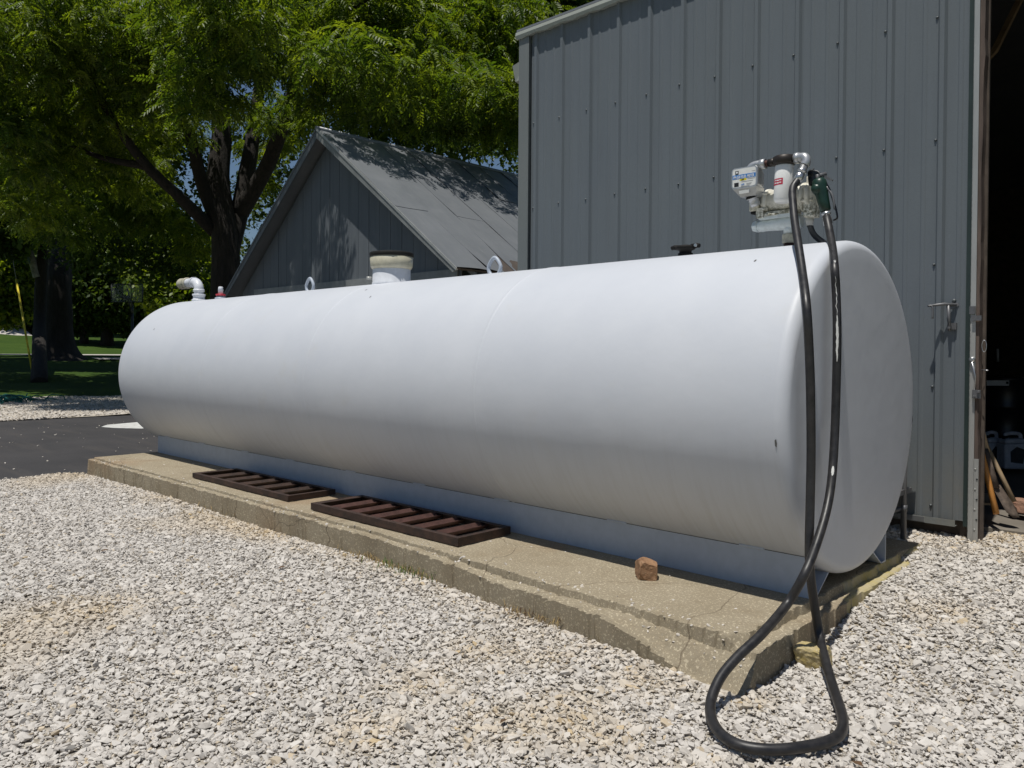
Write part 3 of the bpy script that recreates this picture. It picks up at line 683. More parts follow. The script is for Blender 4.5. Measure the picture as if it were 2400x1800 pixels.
for z, a, b_ in ((.405, .63, .93), (.30, .40, .86), (.19, .60, .80), (.14, .60, .77), (.08, .38, .72), (.75, .80, .94)): patch('label_fine_print', lx(a), lx(b_), lz(z - .008), lz(z + .008), M['wire'], .0006)
def text(s, size, loc, mt, parent, shear=0.0, sx=1.0, name='lettering', bold=0.0):
    cu = bpy.data.curves.new('txt', 'FONT'); cu.body = s; cu.size = size; cu.shear = shear; cu.extrude = .0002; cu.offset = bold
    t = bpy.data.objects.new('txt', cu); COL.objects.link(t); bpy.context.view_layer.update()
    dg = bpy.context.evaluated_depsgraph_get(); me = bpy.data.meshes.new_from_object(t.evaluated_get(dg))
    bpy.data.objects.remove(t, do_unlink=True); bpy.data.curves.remove(cu)
    mat4 = Matrix.Translation(loc) @ Matrix.Rotation(R_(90), 4, 'X') @ Matrix.Diagonal((sx, 1, 1, 1))
    me.transform(wm(parent).inverted() @ mat4); me.materials.clear(); me.materials.append(mt)
    o = bpy.data.objects.new(name, me); COL.objects.link(o); o.parent = parent; return o
text('FM-530 FUEL METER', .0205, (lx(.07), ly - .0012, lz(.485)), M['inkw'], lab, .1, .66, bold=.0004)
text('GPI', .0105, (lx(.39), ly - .0012, lz(.37)), M['ink'], lab, .3, 1.0, bold=.0002)
text('GPI', .012, (lx(.38), ly - .0012, lz(.13)), M['blue'], lab, .3, 1.0, bold=.0002)
MB().lathe((lx(.215), ly - .0007, lz(.78)), (0, -1, 0), [(0, .0055), (.0003, .0055)], n=16).build('label_dial', M['inkw'], lab)
MB().prism([(-.585, -.1475, 2.113), (-.53, -.1475, 2.113), (-.527, -.1495, 2.13), (-.587, -.1495, 2.13)], (0, -.001, 0)).build('serial_plate', M['label'], meter)
# outlet elbow on the right side of the filter head
mb = MB(); E0 = Vector((FX + .06, FY, 2.256))
mb.tube(spline([E0, E0 + Vector((.028, -.004, 0)), E0 + Vector((.052, -.01, -.006)), E0 + Vector((.06, -.014, -.028)), E0 + Vector((.055, -.018, -.045))], 6), .023, n=16)
mb.lathe(E0 + Vector((-.004, 0, 0)), (1, 0, 0), [(0, .028), (.022, .028), (.024, .023)], n=20)
mb.build('outlet_elbow', M['alu'], pump)

# ---------------------------------------------------------------- hose
HR = .0185
hose = thing('fuel_hose', 'thick black rubber hose hanging over the tank end and looping on the gravel', 'hose', (.1, -.75, .17))
h0 = E0 + Vector((.052, -.022, -.055)); h1 = E0 + Vector((.030, -.036, -.115))
P = lambda d, px, py, v: None
def onplane(px, py, ax, val):
    d = FW + RT * ((px - 1200) / FPX) - UP * ((py - 850.3) / FPX); t = (val - CAM[ax]) / d[ax]; return CAM + d * t
D = 1.085
pts = [h1, onplane(1715 * D - 3, 408 * D, 1, -.20), onplane(1713 * D, 440 * D, 1, -.27), onplane(1717 * D, 480 * D, 1, -.35), onplane(1724 * D, 525 * D, 1, -.45), onplane(1733 * D, 585 * D, 1, -.57),
       onplane(1742 * D, 660 * D, 0, .04), onplane(1748 * D, 760 * D, 0, .052), onplane(1751 * D, 860 * D, 0, .055), onplane(1752 * D, 980 * D, 0, .055), onplane(1750 * D, 1090 * D, 0, .058), onplane(1748 * D, 1180 * D, 0, .065),
       onplane(1751 * D, 1245 * D, 0, .075), onplane(1760 * D, 1310 * D, 0, .088), onplane(1771 * D, 1375 * D, 0, .115), onplane(1784 * D, 1430 * D, 2, .06), onplane(1800 * D, 1485 * D, 2, .034),
       onplane(1815 * D, 1530 * D, 2, .03), onplane(1821 * D, 1562 * D, 2, .03), onplane(1812 * D, 1588 * D, 2, .03), onplane(1782 * D, 1604 * D, 2, .03), onplane(1740 * D, 1613 * D, 2, .03), onplane(1690 * D, 1619 * D, 2, .03), onplane(1640 * D, 1618 * D, 2, .03),
       onplane(1595 * D, 1609 * D, 2, .03), onplane(1560 * D, 1588 * D, 2, .03), onplane(1540 * D, 1560 * D, 2, .03), onplane(1534 * D, 1528 * D, 2, .04), onplane(1542 * D, 1493 * D, 2, .07), onplane(1562 * D, 1455 * D, 2, .11),
       onplane(1597 * D, 1415 * D, 2, .155), onplane(1645 * D, 1370 * D, 2, .205), onplane(1700 * D, 1305 * D, 2, .265), onplane(1738 * D, 1240 * D, 0, .115), onplane(1764 * D, 1175 * D, 0, .11),
       onplane(1786 * D, 1100 * D, 0, .095), onplane(1797 * D, 1030 * D, 0, .08), onplane(1803 * D, 940 * D, 0, .065), onplane(1806 * D, 850 * D, 0, .06), onplane(1808 * D, 760 * D, 0, .06), onplane(1808 * D, 690 * D, 0, .055),
       onplane(1806 * D, 630 * D, 0, .045), onplane(1803 * D, 580 * D, 1, -.43), onplane(1799 * D, 540 * D, 1, -.31), onplane(1793 * D, 505 * D, 1, -.20), onplane(1786 * D, 470 * D, 1, -.13)]
n0 = onplane(1650 + 1605 / 5.53, 330 + 1070 / 5.53, 1, -.10); pts.append(n0)
HP = spline(pts, 8)
mb = MB(); mb.tube(HP, HR, n=16); hz = mb.build('hose_tube', M['rubber'], hose)
mb = MB(); dd = (h0 - h1).normalized()
mb.lathe(h1 + dd * -.012, dd, [(0, .0215), (.04, .0215), (.042, .018), (.052, .018), (.052, .023), (.062, .023), (.064, .019), (.085, .019)], n=18); mb.build('ferrule', M['steel'], hose)
n1 = onplane(1650 + 1575 / 5.53, 330 + 905 / 5.53, 1, -.10); dd2 = (n1 - n0).normalized(); LL = (n1 - n0).length
mb = MB(); mb.lathe(n0 - dd2 * .008, dd2, [(0, .0225), (.038, .0225), (.04, .017), (.05, .017), (.05, .023), (.056, .024), (LL, .022)], n=18); mb.build('ferrule', M['steel'], hose)
# worn paint patches on the outer hose run
def hose_patch(px0, py0, px1, py1, w, name, wob=.4):
    a = min(range(len(HP) // 2, len(HP)), key=lambda i: (HP[i] - onplane(px0, py0, 0, .06)).length)
    b_ = min(range(len(HP) // 2, len(HP)), key=lambda i: (HP[i] - onplane(px1, py1, 0, .06)).length)
    a, b_ = min(a, b_), max(a, b_) + 1
    mb = MB(); vs = []; m_ = 24
    for i in range(m_ + 1):
        t = i / m_ * (b_ - a); k = min(len(HP) - 2, a + int(t)); q = HP[k].lerp(HP[k + 1], t - int(t))
        ax = (HP[k + 1] - HP[k]).normalized(); out = Vector((.62, -.78, 0)); out = (out - ax * out.dot(ax)).normalized(); sd_ = ax.cross(out)
        ww = w * (math.sin(math.pi * (i + .3) / (m_ + .6)) ** .5) * (1 + wob * mnoise.noise(Vector((i * .5, px0, 0)))); cc = wob * .4 * mnoise.noise(Vector((i * .3, px0, 5)))
        for e in (-1, -.33, .33, 1):
            an = cc + e * ww - .25
            vs.append(q + (out * math.cos(an) + sd_ * math.sin(an)) * (HR + .0006))
    mb.add(vs, [(4 * i + j, 4 * i + j + 1, 4 * i + j + 5, 4 * i + j + 4) for i in range(m_) for j in range(3)], True)
    return mb.build(name, M['smear'], hose)
hose_patch(1955, 750, 1955, 845, .26, 'paint_smear'); hose_patch(1955, 655, 1955, 735, .07, 'paint_smear', .9); hose_patch(1945, 1113, 1945, 1122, .30, 'paint_spot', .1)
hose_patch(1946, 545, 1950, 575, .14, 'paint_smear', .9)

# ---------------------------------------------------------------- nozzle and its holder
nz = thing('fuel_nozzle', 'dark green fuel nozzle hanging upside down in a black holder beside the pump', 'nozzle', n1)
NT = onplane(1650 + 1490 / 5.53, 330 + 530 / 5.53, 1, -.10); ax = (NT - n1).normalized(); NL = (NT - n1).length
MB().lathe(n1, ax, [(-.004, .02), (.004, .026), (NL * .3, .028), (NL * .6, .031), (NL * .85, .036), (NL, .034), (NL + .012, .026), (NL + .018, .012)], n=24).build('nozzle_body', M['green'], nz)
cp = onplane(1650 + 1460 / 5.53, 330 + 615 / 5.53, 1, -.128)
mb = MB(); vd = (CAM - cp).normalized(); vd = Vector((.25, -.95, .1)).normalized()
mb.lathe(cp - vd * -.0, vd, [(-.03, .026), (0, .027), (.006, .025), (.007, .018), (.011, .016), (.012, .004)], n=24); mb.build('valve_cap', M['green'], nz)
side = ax.cross(Vector((0, -1, 0))).normalized()
if side.x < 0: side = -side
mb = MB(); g0 = n1 + ax * (NL * .9) + side * .03; 
mb.tube(spline([g0, n1 + ax * (NL * .6) + side * .042, n1 + ax * (NL * .25) + side * .046, n1 - ax * .02 + side * .05, n1 - ax * .055 + side * .046, n1 - ax * .06 + side * .026], 6), .005, n=8)
mb.build('trigger_guard', M['blackplastic'], nz)
mb = MB(); mb.tube(spline([n1 + ax * (NL * .75) + side * .03, n1 + ax * (NL * .4) + side * .048, n1 - ax * .01 + side * .045], 6), .006, n=8); mb.build('trigger', M['darksteel'], nz)
mb = MB(); mb.tube([NT - ax * .01, NT + ax * .03, NT + ax * .04 + Vector((.03, .03, .0))], .012, n=12); mb.build('spout', M['darksteel'], nz)
bt = thing('nozzle_holder', 'black nozzle holder with a hooked top fixed to the pump above the green nozzle', 'holder', onplane(1650 + 1400 / 5.53, 330 + 590 / 5.53, 1, -.03))
def c1(x, y, yy): return onplane(1650 + x / 5.53, 330 + y / 5.53, 1, yy)
mb = MB(); mb.prism([c1(1335, 405, -.105), c1(1350, 575, -.105), c1(1385, 590, -.105), c1(1400, 540, -.105), c1(1470, 500, -.105), c1(1500, 480, -.105), c1(1490, 405, -.105), c1(1440, 383, -.105), c1(1370, 385, -.105)], (0, .035, 0))
hb = mb.build('holder_cup', M['blackplastic'], bt, bevel=.004)
mb = MB(); mb.tube(spline([c1(1350, 400, -.10), c1(1385, 382, -.10), c1(1415, 372, -.10), c1(1424, 350, -.10)], 4), .0035, n=8)
mb.tube(spline([c1(1430, 384, -.108), c1(1480, 400, -.108), c1(1500, 430, -.108), c1(1495, 470, -.108)], 4), .003, n=8); mb.build('wire_hook', M['darksteel'], bt)
mb = MB(); mb.prism([c1(1495, 410, -.085), c1(1500, 465, -.085), c1(1655, 520, -.085), c1(1665, 500, -.085), c1(1560, 440, -.085)], (0, .012, 0)); mb.build('holder_plate', M['darksteel'], bt)
MB().prism([c1(1508, 425, -.087), c1(1508, 470, -.087), c1(1545, 485, -.087), c1(1545, 440, -.087)], (0, .001, 0)).build('plate_tag', M['galv'], bt)

# ---------------------------------------------------------------- steel frames lying on the pad
def rack(name, label, x0, x1, y0, y1, h, nb, bars_mat, rz, right_flat):
    zb = .172; c0 = Vector(((x0 + x1) / 2, (y0 + y1) / 2, zb)); t = thing(name, label, 'steel frame', c0, rz, 'rusty steel frames on the pad')
    L, Wd = (x1 - x0), (y1 - y0); Mx = WORLD[t.name]
    def W(v): return Mx @ Vector(v)
    rot = Mx.to_3x3()
    for sg in (-1, 1):
        mb = MB(); mb.box(W((0, sg * (Wd / 2 - .0025), h / 2)), (L, .005, h), rot); mb.box(W((0, sg * (Wd / 2 - .02), h - .0025)), (L, .03, .005), rot); mb.build('side_rail', M['rust'], t, bevel=.0015)
    for sg in (-1, 1):
        mb = MB(); mb.box(W((sg * (L / 2 - .003), 0, h / 2)), (.006, Wd - .012, h), rot)
        mb.box(W((sg * (L / 2 - (.022 if sg > 0 else .03)), 0, h - .004)), (.035 if sg > 0 else .05, Wd - .075, .005), rot); mb.build('end_rail', M['rust'], t, bevel=.0015)
    for i in range(nb):
        x = -L / 2 + L * (i + 1) / (nb + 1) + random.uniform(-.008, .008)
        mb = MB(); q = rot @ Matrix.Rotation(R_(38), 3, 'Y'); mb.box(W((x, 0, h - .018)), (.05, Wd - .016, .005), q)
        q = rot @ Matrix.Rotation(R_(-52), 3, 'Y'); mb.box(W((x + .024, 0, h - .026)), (.032, Wd - .016, .005), q); mb.box(W((x - .05, 0, .004)), (.07, Wd - .016, .004), rot)
        mb.build('cross_bar', bars_mat, t, bevel=.001)
    return t
rack('rusty_rack', 'dark rusty steel frame on the pad nearer the far end of the tank', -5.30, -3.74, -.96, -.55, .04, 5, M['rust'], .012, False)
rack('rusty_rack', 'rusty steel frame with reddish cross bars on the pad nearer the brown rock', -3.36, -1.86, -.985, -.55, .048, 6, M['redrust'], .016, True)

# ---------------------------------------------------------------- rocks
def rock(name, label, cat, loc, size, mat, seed, sub=4, ang=.35):
    bm = bmesh.new(); bmesh.ops.create_icosphere(bm, subdivisions=sub, radius=1)
    rr = random.Random(seed); planes = []
    for ax_ in ((1, 0, 0), (-1, 0, 0), (0, 1, 0), (0, -1, 0), (0, 0, 1), (0, 0, -1)):
        d = (Vector(ax_) + Vector((rr.gauss(0, .16), rr.gauss(0, .16), rr.gauss(0, .12)))).normalized(); planes.append((d, rr.uniform(.58, .70)))
    for k in range(5):
        d = Vector((rr.gauss(0, 1), rr.gauss(0, 1), rr.gauss(0, .8))).normalized(); planes.append((d, rr.uniform(.78, .92)))
    planes.append((Vector((0, 0, -1)), .62))
    for v in bm.verts:
        p = v.co.copy()
        for d, h in planes:
            e = p.dot(d) - h
            if e > 0: p -= d * e
        p *= 1 + .05 * mnoise.noise(p * 3 + Vector((seed, 0, 0))) + .035 * mnoise.noise(p * 6 + Vector((0, 0, seed))) + ang * .12 * mnoise.noise(p * 13 + Vector((0, seed, 0)))
        v.co = Vector((p.x * size[0], p.y * size[1], p.z * size[2])) * 1.25
    me = bpy.data.meshes.new(name); bm.to_mesh(me); bm.free(); me.materials.append(mat)
    me.polygons.foreach_set('use_smooth', [False] * len(me.polygons))
    o = bpy.data.objects.new(name, me); COL.objects.link(o); o.location = (loc[0], loc[1], loc[2] + size[2] * .755); return tag(o, label, cat)
r = rock('rock', 'rough brown fist sized rock on the concrete pad beside the tank skid', 'rock', (-.755, -.715, .163), (.058, .055, .058), M['rock'], 3.1, ang=.22); r.rotation_euler.z = .8
r = rock('rock', 'yellow lichen covered rock on the gravel inside the hose loop by the pad edge', 'rock', (.112, -.79, -.004), (.075, .066, .055), M['yrock'], 8.3, ang=.5); r.rotation_euler.z = .3

# ---------------------------------------------------------------- barn
BA = .0041; BY = 1.348
barn = thing('metal_barn', 'tall dark grey sheet metal barn with an open doorway behind the tank', 'barn', (0, BY, .15), BA)
def Wb(x, y, z): return Vector((x, BY + y + BA * x, z))
def bb(mb, x0, x1, y0, y1, z0, z1):   # box in barn coordinates
    return mb.hexa([Wb(x, y, z) for z in (z0, z1) for y in (y0, y1) for x in (x0, x1)])
WT, WB0 = 4.15, .275
RS, RIB = -3.4236 + .03, .3048
def panel(i0, i1, xa, xb):
    """ribbed sheet between xa and xb, ribs i0..i1"""
    prof = [(xa, 0.0)]
    for i in range(i0, i1 + 1):
        c_ = RS + i * RIB
        for dx, h in ((-.027, 0), (-.013, .020), (.013, .020), (.027, 0)):
            if xa < c_ + dx < xb: prof.append((c_ + dx, -h))
        for q in (1 / 3, 2 / 3):
            cm = c_ + RIB * q
            for dx, h in ((-.016, 0), (-.008, .004), (.008, .004), (.016, 0)):
                if xa < cm + dx < xb: prof.append((cm + dx, -h))
    prof.append((xb, 0.0)); prof.sort(key=lambda t: t[0])
    mb = MB(); vs = []
    for x, y in prof:
        for yy in (y, y + .003):
            vs += [Wb(x, yy, WB0 - .0), Wb(x, yy, WT)]
    n = len(prof); fs = []
    for i in range(n - 1):
        a = i * 4; b_ = a + 4
        fs += [(a, b_, b_ + 1, a + 1), (a + 2, a + 3, b_ + 3, b_ + 2), (a, a + 2, b_ + 2, b_), (a + 1, b_ + 1, b_ + 3, a + 3)]
    fs += [(0, 1, 3, 2), (4 * n - 4, 4 * n - 2, 4 * n - 1, 4 * n - 3)]
    mb.add(vs, fs); return mb.build('wall_panel', M['barn'], barn)
edges = [-3.455, RS + 2 * RIB + .034, RS + 5 * RIB + .034, RS + 8 * RIB + .034, .105]
for a, b_ in zip(edges[:-1], edges[1:]): panel(-1, 12, a, b_ - .001)
# screws
scr = None
for i in range(12):
    for k in range(5):
        x = RS + i * RIB - .034; z = 3.3475 - k * .7555 + random.uniform(-.006, .006)
        if k == 4: z = .34 + random.uniform(-.008, .008)
        if scr is None:
            mb = MB(); mb.lathe(Wb(x, -.004, z), (0, -1, 0), [(-.004, .008), (.001, .008), (.0015, .005), (.005, .005), (.006, .0025)], n=10); scr = mb.build('screw', M['screw'], barn); s0 = (x, z)
        else: dup_part(scr, barn, (x - s0[0], 0, z - s0[1]))
# corner trim, eave trim, bottom trim
mb = MB(); bb(mb, -3.585, -3.475, -.034, 0.02, WB0 - .03, WT); bb(mb, -3.475, -3.462, -.034, -.030, WB0 - .03, WT); bb(mb, -3.585, -3.580, .02, .14, WB0 - .03, WT); mb.build('corner_trim', M['trim'], barn, bevel=.002)
mb = MB(); xs = lin(-3.61, 6.0, 160); vs = []
for x in xs:
    w = .006 * math.cos((x - RS) * 2 * math.pi / RIB) + .004 * math.cos((x - RS) * 6 * math.pi / RIB)
    vs += [Wb(x, -.052, WT + .052), Wb(x, -.060, WT + .020), Wb(x, -.050 - .3 * w, WT - .008 + w), Wb(x, .03, WT + .005), Wb(x, .03, WT + .07)]
mb.add(vs, [(5 * i + j, 5 * i + (j + 1) % 5, 5 * i + 5 + (j + 1) % 5, 5 * i + 5 + j) for i in range(len(xs) - 1) for j in range(5)] + [(0, 1, 2, 3, 4), tuple(5 * (len(xs) - 1) + k for k in (4, 3, 2, 1, 0))])
mb.build('eave_trim', M['eave'], barn)
mb = MB(); bb(mb, -3.43, .07, -.036, -.031, WB0 - .035, WB0 + .004); bb(mb, -3.43, .07, -.031, .02, WB0 - .035, WB0 - .031); mb.build('bottom_trim', M['trim'], barn)
mb = MB(); bb(mb, -.9, -.16, -.0385, -.0365, WB0 - .022, WB0 - .004); bb(mb, -.25, -.10, -.0395, -.0365, WB0 - .03, WB0 + .0); mb.build('worn_flashing', M['steel'], barn)
# roof
mb = MB()
mb.hexa([Wb(-3.60, -.05, WT + .056), Wb(6, -.05, WT + .056), Wb(-3.60, 5.5, WT + 1.55), Wb(6, 5.5, WT + 1.55), Wb(-3.60, -.05, WT + .075), Wb(6, -.05, WT + .075), Wb(-3.60, 5.5, WT + 1.57), Wb(6, 5.5, WT + 1.57)])
mb.hexa([Wb(-3.60, 5.5, WT + 1.55), Wb(6, 5.5, WT + 1.55), Wb(-3.60, 11, WT + .056), Wb(6, 11, WT + .056), Wb(-3.60, 5.5, WT + 1.57), Wb(6, 5.5, WT + 1.57), Wb(-3.60, 11, WT + .075), Wb(6, 11, WT + .075)])
mb.build('roof', M['shedroof'], barn)
mb = MB(); bb(mb, -2.66, -2.42, .05, .3, WT + .10, WT + .17); mb.build('roof_bracket', M['trim'], barn)
# end wall (left), back wall, right wall, front wall beyond the doorway, lintel
mb = MB(); mb.prism([Wb(-3.578, .14, .1), Wb(-3.578, 11, .1), Wb(-3.578, 11, WT), Wb(-3.578, 5.5, WT + 1.5), Wb(-3.578, .14, WT)], (.03, 0, 0)); mb.build('end_wall', M['barn'], barn)
mb = MB(); mb.prism([Wb(5.9, .04, .1), Wb(5.9, 11, .1), Wb(5.9, 11, WT), Wb(5.9, 5.5, WT + 1.5), Wb(5.9, .04, WT)], (.05, 0, 0)); bb(mb, -3.5, 5.9, 10.88, 10.98, .1, WT + .07); mb.build('back_wall', M['inner'], barn)
mb = MB(); bb(mb, 2.3, 5.95, .0, .03, .15, WT); bb(mb, .27, 2.3, .0, .03, 3.6, WT); mb.build('front_wall', M['barn'], barn)
mb = MB(); bb(mb, -3.5, .2, .05, .07, .1, WT); mb.build('inner_lining', M['inner'], barn)
mb = MB(); bb(mb, -3.5, 5.9, .35, 10.9, .10, .19); mb.build('barn_floor', M['floor_in'], barn)
# door jamb: dark green strip, pale steel strip, timber post
mb = MB(); bb(mb, .107, .134, -.012, .05, WB0 - .03, WT); mb.build('jamb_strip', M['green_trim'], barn)
mb = MB(); bb(mb, .136, .166, -.03, -.026, .16, WT); bb(mb, .136, .139, -.03, .05, .16, WT); mb.build('jamb_flashing', M['galv'], barn)
mb = MB(); nsl = 40
for i in range(nsl):
    z0 = .14 + (WT - .14) * i / nsl; z1 = .14 + (WT - .14) * (i + 1) / nsl
    def ex(z): return .184 + .012 * mnoise.noise(Vector((0, 0, z * 2.3))) + .006 * mnoise.noise(Vector((0, 4, z * 9))) + .02 * max(0, z - 2.2) / 2
    mb.hexa([Wb(.167, -.024, z0), Wb(ex(z0), -.024, z0), Wb(.167, .05, z0), Wb(ex(z0) + .0, .05, z0), Wb(.167, -.024, z1), Wb(ex(z1), -.024, z1), Wb(.167, .05, z1), Wb(ex(z1) + .0, .05, z1)])
mb.build('door_post', M['wood_post'], barn)
mb = MB(); bb(mb, .168, .192, -.034, -.028, .16, .66); pl = mb.build('post_plate', M['galv'], barn)
for i in range(7):
    z = .60 - .06 * i; mb = MB(); mb.lathe(Wb(.175 + .010 * (i % 2), -.034, z), (0, -1, 0), [(0, .005), (.003, .005), (.004, .002)], n=8); mb.build('nail', M['ink'] if i % 2 else M['galv'], pl)
mb = MB(); bb(mb, .08, .17, .03, .06, .12, .3); mb.build('dark_footing', M['dark_wood'], barn)
# swinging latch
lt = MB(); lt.tube([Wb(.056, -.012, 1.578), Wb(.0, -.055, 1.584), Wb(-.072, -.115, 1.572)], [.008, .009, .007], n=10); lt.tube(spline([Wb(-.07, -.115, 1.572), Wb(-.052, -.112, 1.572), Wb(-.046, -.112, 1.545), Wb(-.046, -.112, 1.495)], 5), .006, n=8)
lt.tube([Wb(.018, -.038, 1.583), Wb(.024, -.04, 1.50), Wb(.027, -.036, 1.42)], [.010, .009, .008], n=10); lt.prism([Wb(.005, -.03, 1.59), Wb(.066, -.006, 1.592), Wb(.07, -.006, 1.575), Wb(.025, -.03, 1.55)], (0, .006, 0))
lat = lt.build('latch_hook', M['darksteel'], barn)
mb = MB(); mb.lathe(Wb(.042, -.004, 1.605), (0, -1, 0), [(0, .012), (.01, .011), (.014, .004)], n=12); mb.build('latch_bolt', M['screw'], lat)
mb = MB(); bb(mb, .015, .06, -.022, -.004, 1.43, 1.47); bb(mb, .02, .035, -.05, -.02, 1.435, 1.448); mb.build('latch_keeper', M['darksteel'], lat)
# small hardware on the post
mb = MB(); bb(mb, .135, .165, -.046, -.034, 1.52, 1.566); bb(mb, .15, .20, -.05, -.034, 1.48, 1.51); mb.build('post_bracket', M['darksteel'], barn)
mb = MB(); mb.lathe(Wb(.15, -.03, 1.25), (0, -1, 0), [(0, .016), (.01, .016), (.012, .01), (.02, .009)], n=14); mb.tube([Wb(.152, -.045, 1.24), Wb(.17, -.04, 1.15), Wb(.166, -.04, 1.06)], .004, n=8); mb.build('hasp_rod', M['steel'], barn)
mb = MB(); lp = [Wb(.212 + .012 * math.sin(t), -.03, 1.33 + .035 * math.cos(t)) for t in lin(0, 2 * math.pi, 16)]; mb.tube(lp, .002, n=6); mb.tube([Wb(.2, -.03, 1.19), Wb(.24, -.05, 1.187)], .0025, n=6); mb.build('wire_loop', M['steel'], barn)
mb = MB(); bb(mb, .155, .2, -.045, -.034, 1.02, 1.07); mb.lathe(Wb(.165, -.045, 1.03), (0, -1, 0), [(0, .008), (.012, .007)], n=10); mb.lathe(Wb(.19, -.045, 1.06), (0, -1, 0), [(0, .009), (.014, .007)], n=10); mb.build('hasp_plate', M['darksteel'], barn)
# fascia end sticking out past the corner
mb = MB(); mb.prism([at(1201, 155, 7.55), at(1208, 192, 7.55), at(1240, 178, 7.4), at(1240, 130, 7.4)], (-.1, .35, 0)); mb.build('fascia_end', M['eave'], barn)
# interior timber brace
mb = MB(); a0 = at(2400, -40, 6.6); a1 = at(2306, 150, 6.6)
mb.hexa([v + o_ for o_ in (Vector((0, 0, 0)), Vector((.09, 0, .09))) for v in (a1, a0, a1 + Vector((0, .05, 0)), a0 + Vector((0, .05, 0)))]); mb.build('knee_brace', M['handle_wood'], barn)

# ---------------------------------------------------------------- things by and inside the doorway
def stick(mb, a, b_, r0, r1=None): return mb.tube([a, a.lerp(b_, .5), b_], [r0, r0, r1 or r0], n=12)
s1 = (2050, 600)
def c3(x, y, Z): return at(2050 + x / 2.371, 600 + y / 2.371, Z)
G = c3(680, 1440, 4.92)
orange = MB(); stick(orange, c3(548, 900, 5.25), c3(676, 1432, 4.95), .017, .018)
o = orange.build('tool_handle', M['orange_wood']); tag(o, 'orange wooden tool handle leaning in the doorway behind the door post', 'tool handle')
sh = thing('shovel', 'muddy long handled shovel leaning blade down behind the door post', 'shovel', c3(800, 1450, 4.95))
mb = MB(); stick(mb, c3(545, 780, 5.35), c3(622, 1090, 5.15), .019, .02); mb.build('shaft', M['handle_wood'], sh)
mb = MB(); mb.tube([c3(612, 1075, 5.15), c3(640, 1180, 5.1), c3(668, 1290, 5.06)], [.021, .023, .028], n=12)
mb.build('socket', M['shovelmetal'], sh)
mb = MB(); A, Bq, Cq, Dq = c3(648, 1275, 5.06), c3(690, 1272, 5.09), c3(832, 1440, 4.98), c3(800, 1455, 4.95)
rows = 8; vs = []
for i in range(rows + 1):
    t = i / rows; l = c3(648 + 120 * t - 20 * t * t, 1275 + 190 * t, 5.06 - .10 * t); r_ = c3(690 + 125 * t, 1270 + 172 * t, 5.10 - .10 * t)
    if t > .7: m_ = l.lerp(r_, .5); k = (t - .7) / .3 * .75; l = l.lerp(m_, k); r_ = r_.lerp(m_, k)
    for q in (0, .25, .5, .75, 1):
        p = l.lerp(r_, q); p = p + Vector((.02, .02, 0)) * (1 - (2 * q - 1) ** 2); vs.append(p)
mb.add(vs, [(5 * i + j, 5 * i + j + 1, 5 * i + 6 + j, 5 * i + 5 + j) for i in range(rows) for j in range(4)], True)
bl = mb.build('blade', M['shovelmetal'], sh); sol = bl.modifiers.new('thick', 'SOLIDIFY'); sol.thickness = .004
mb = MB(); stick(mb, c3(600, 1010, 5.45), c3(775, 1365, 5.25), .015, .016)
tag(mb.build('tool_handle', M['handle_wood']), 'thin pale tool handle leaning behind the muddy shovel', 'tool handle')
mb = MB(); mb.hexa([c3(x, y, Z) for x, y, Z in ((560, 1383, 5.15), (650, 1385, 5.05), (560, 1330, 5.6), (648, 1330, 5.5), (560, 1372, 5.15), (650, 1374, 5.05), (560, 1318, 5.6), (648, 1318, 5.5))])
tag(mb.build('board', M['board']), 'short tan board lying on the gravel in the doorway', 'board')
r = rock('rock', 'rounded reddish rock at the doorway beside the shovel blade', 'rock', c3(825, 1400, 5.3) - Vector((0, 0, .03)), (.10, .09, .055), M['redstone'], 5.5)
def jug(x0, x1, y0, y1, Z, label):
    a = c3(x0, y1, Z); b_ = c3(x1, y1, Z); top = c3(x0, y0, Z); w = (b_ - a).length; h = top.z - a.z
    c_ = a.lerp(b_, .5); ang = math.atan2(b_.y - a.y, b_.x - a.x); t = thing('plastic_jug', label, 'jug', c_, ang, 'plastic jugs on the barn floor')
    q = WORLD[t.name]; W_ = lambda v: q @ Vector(v)
    mb = MB()
    for z0, z1, s0_, s1_ in ((0, h * .72, 1, 1), (h * .72, h * .86, 1, .82)):
        mb.hexa([W_((x * w / 2 * s, y * .07 * s, z)) for z, s in ((z0, s0_), (z1, s1_)) for y in (-1, 1) for x in (-1, 1)])
    body = mb.build('body', M['jug'], t, bevel=.02, seg=3)
    mb = MB(); mb.tube(spline([W_((-w * .33, 0, h * .84)), W_((-w * .3, 0, h * .97)), W_((0, 0, h)), W_((w * .25, 0, h * .97)), W_((w * .3, 0, h * .84))], 6), .017, n=10); mb.build('grip', M['jug'], t)
    mb = MB(); mb.prism([W_((-w * .28, -.0715, h * .2)), W_((w * .2, -.0715, h * .16)), W_((w * .3, -.0715, h * .55)), W_((-w * .05, -.0715, h * .64)), W_((-w * .3, -.0715, h * .5))], (.0, .001, 0)); mb.build('torn_label', M['juglabel'], t)
    mb = MB(); mb.lathe(W_((-w * .42 + .02, 0, h * .84)), (0, 0, 1), [(0, .022), (.03, .022)], n=12); mb.build('cap', M['black_cap'], t)
    return t
jug(606, 692, 980, 1180, 7.5, 'cloudy plastic jug on the barn floor nearest the door post')
jug(698, 838, 985, 1180, 7.3, 'cloudy plastic jug with a torn dark label right of the other jug')
drum = thing('steel_drum', 'black steel drum with a white paper label in the dark barn', 'drum', c3(720, 1140, 8.8))
a = c3(720, 1140, 8.8); rr = .29
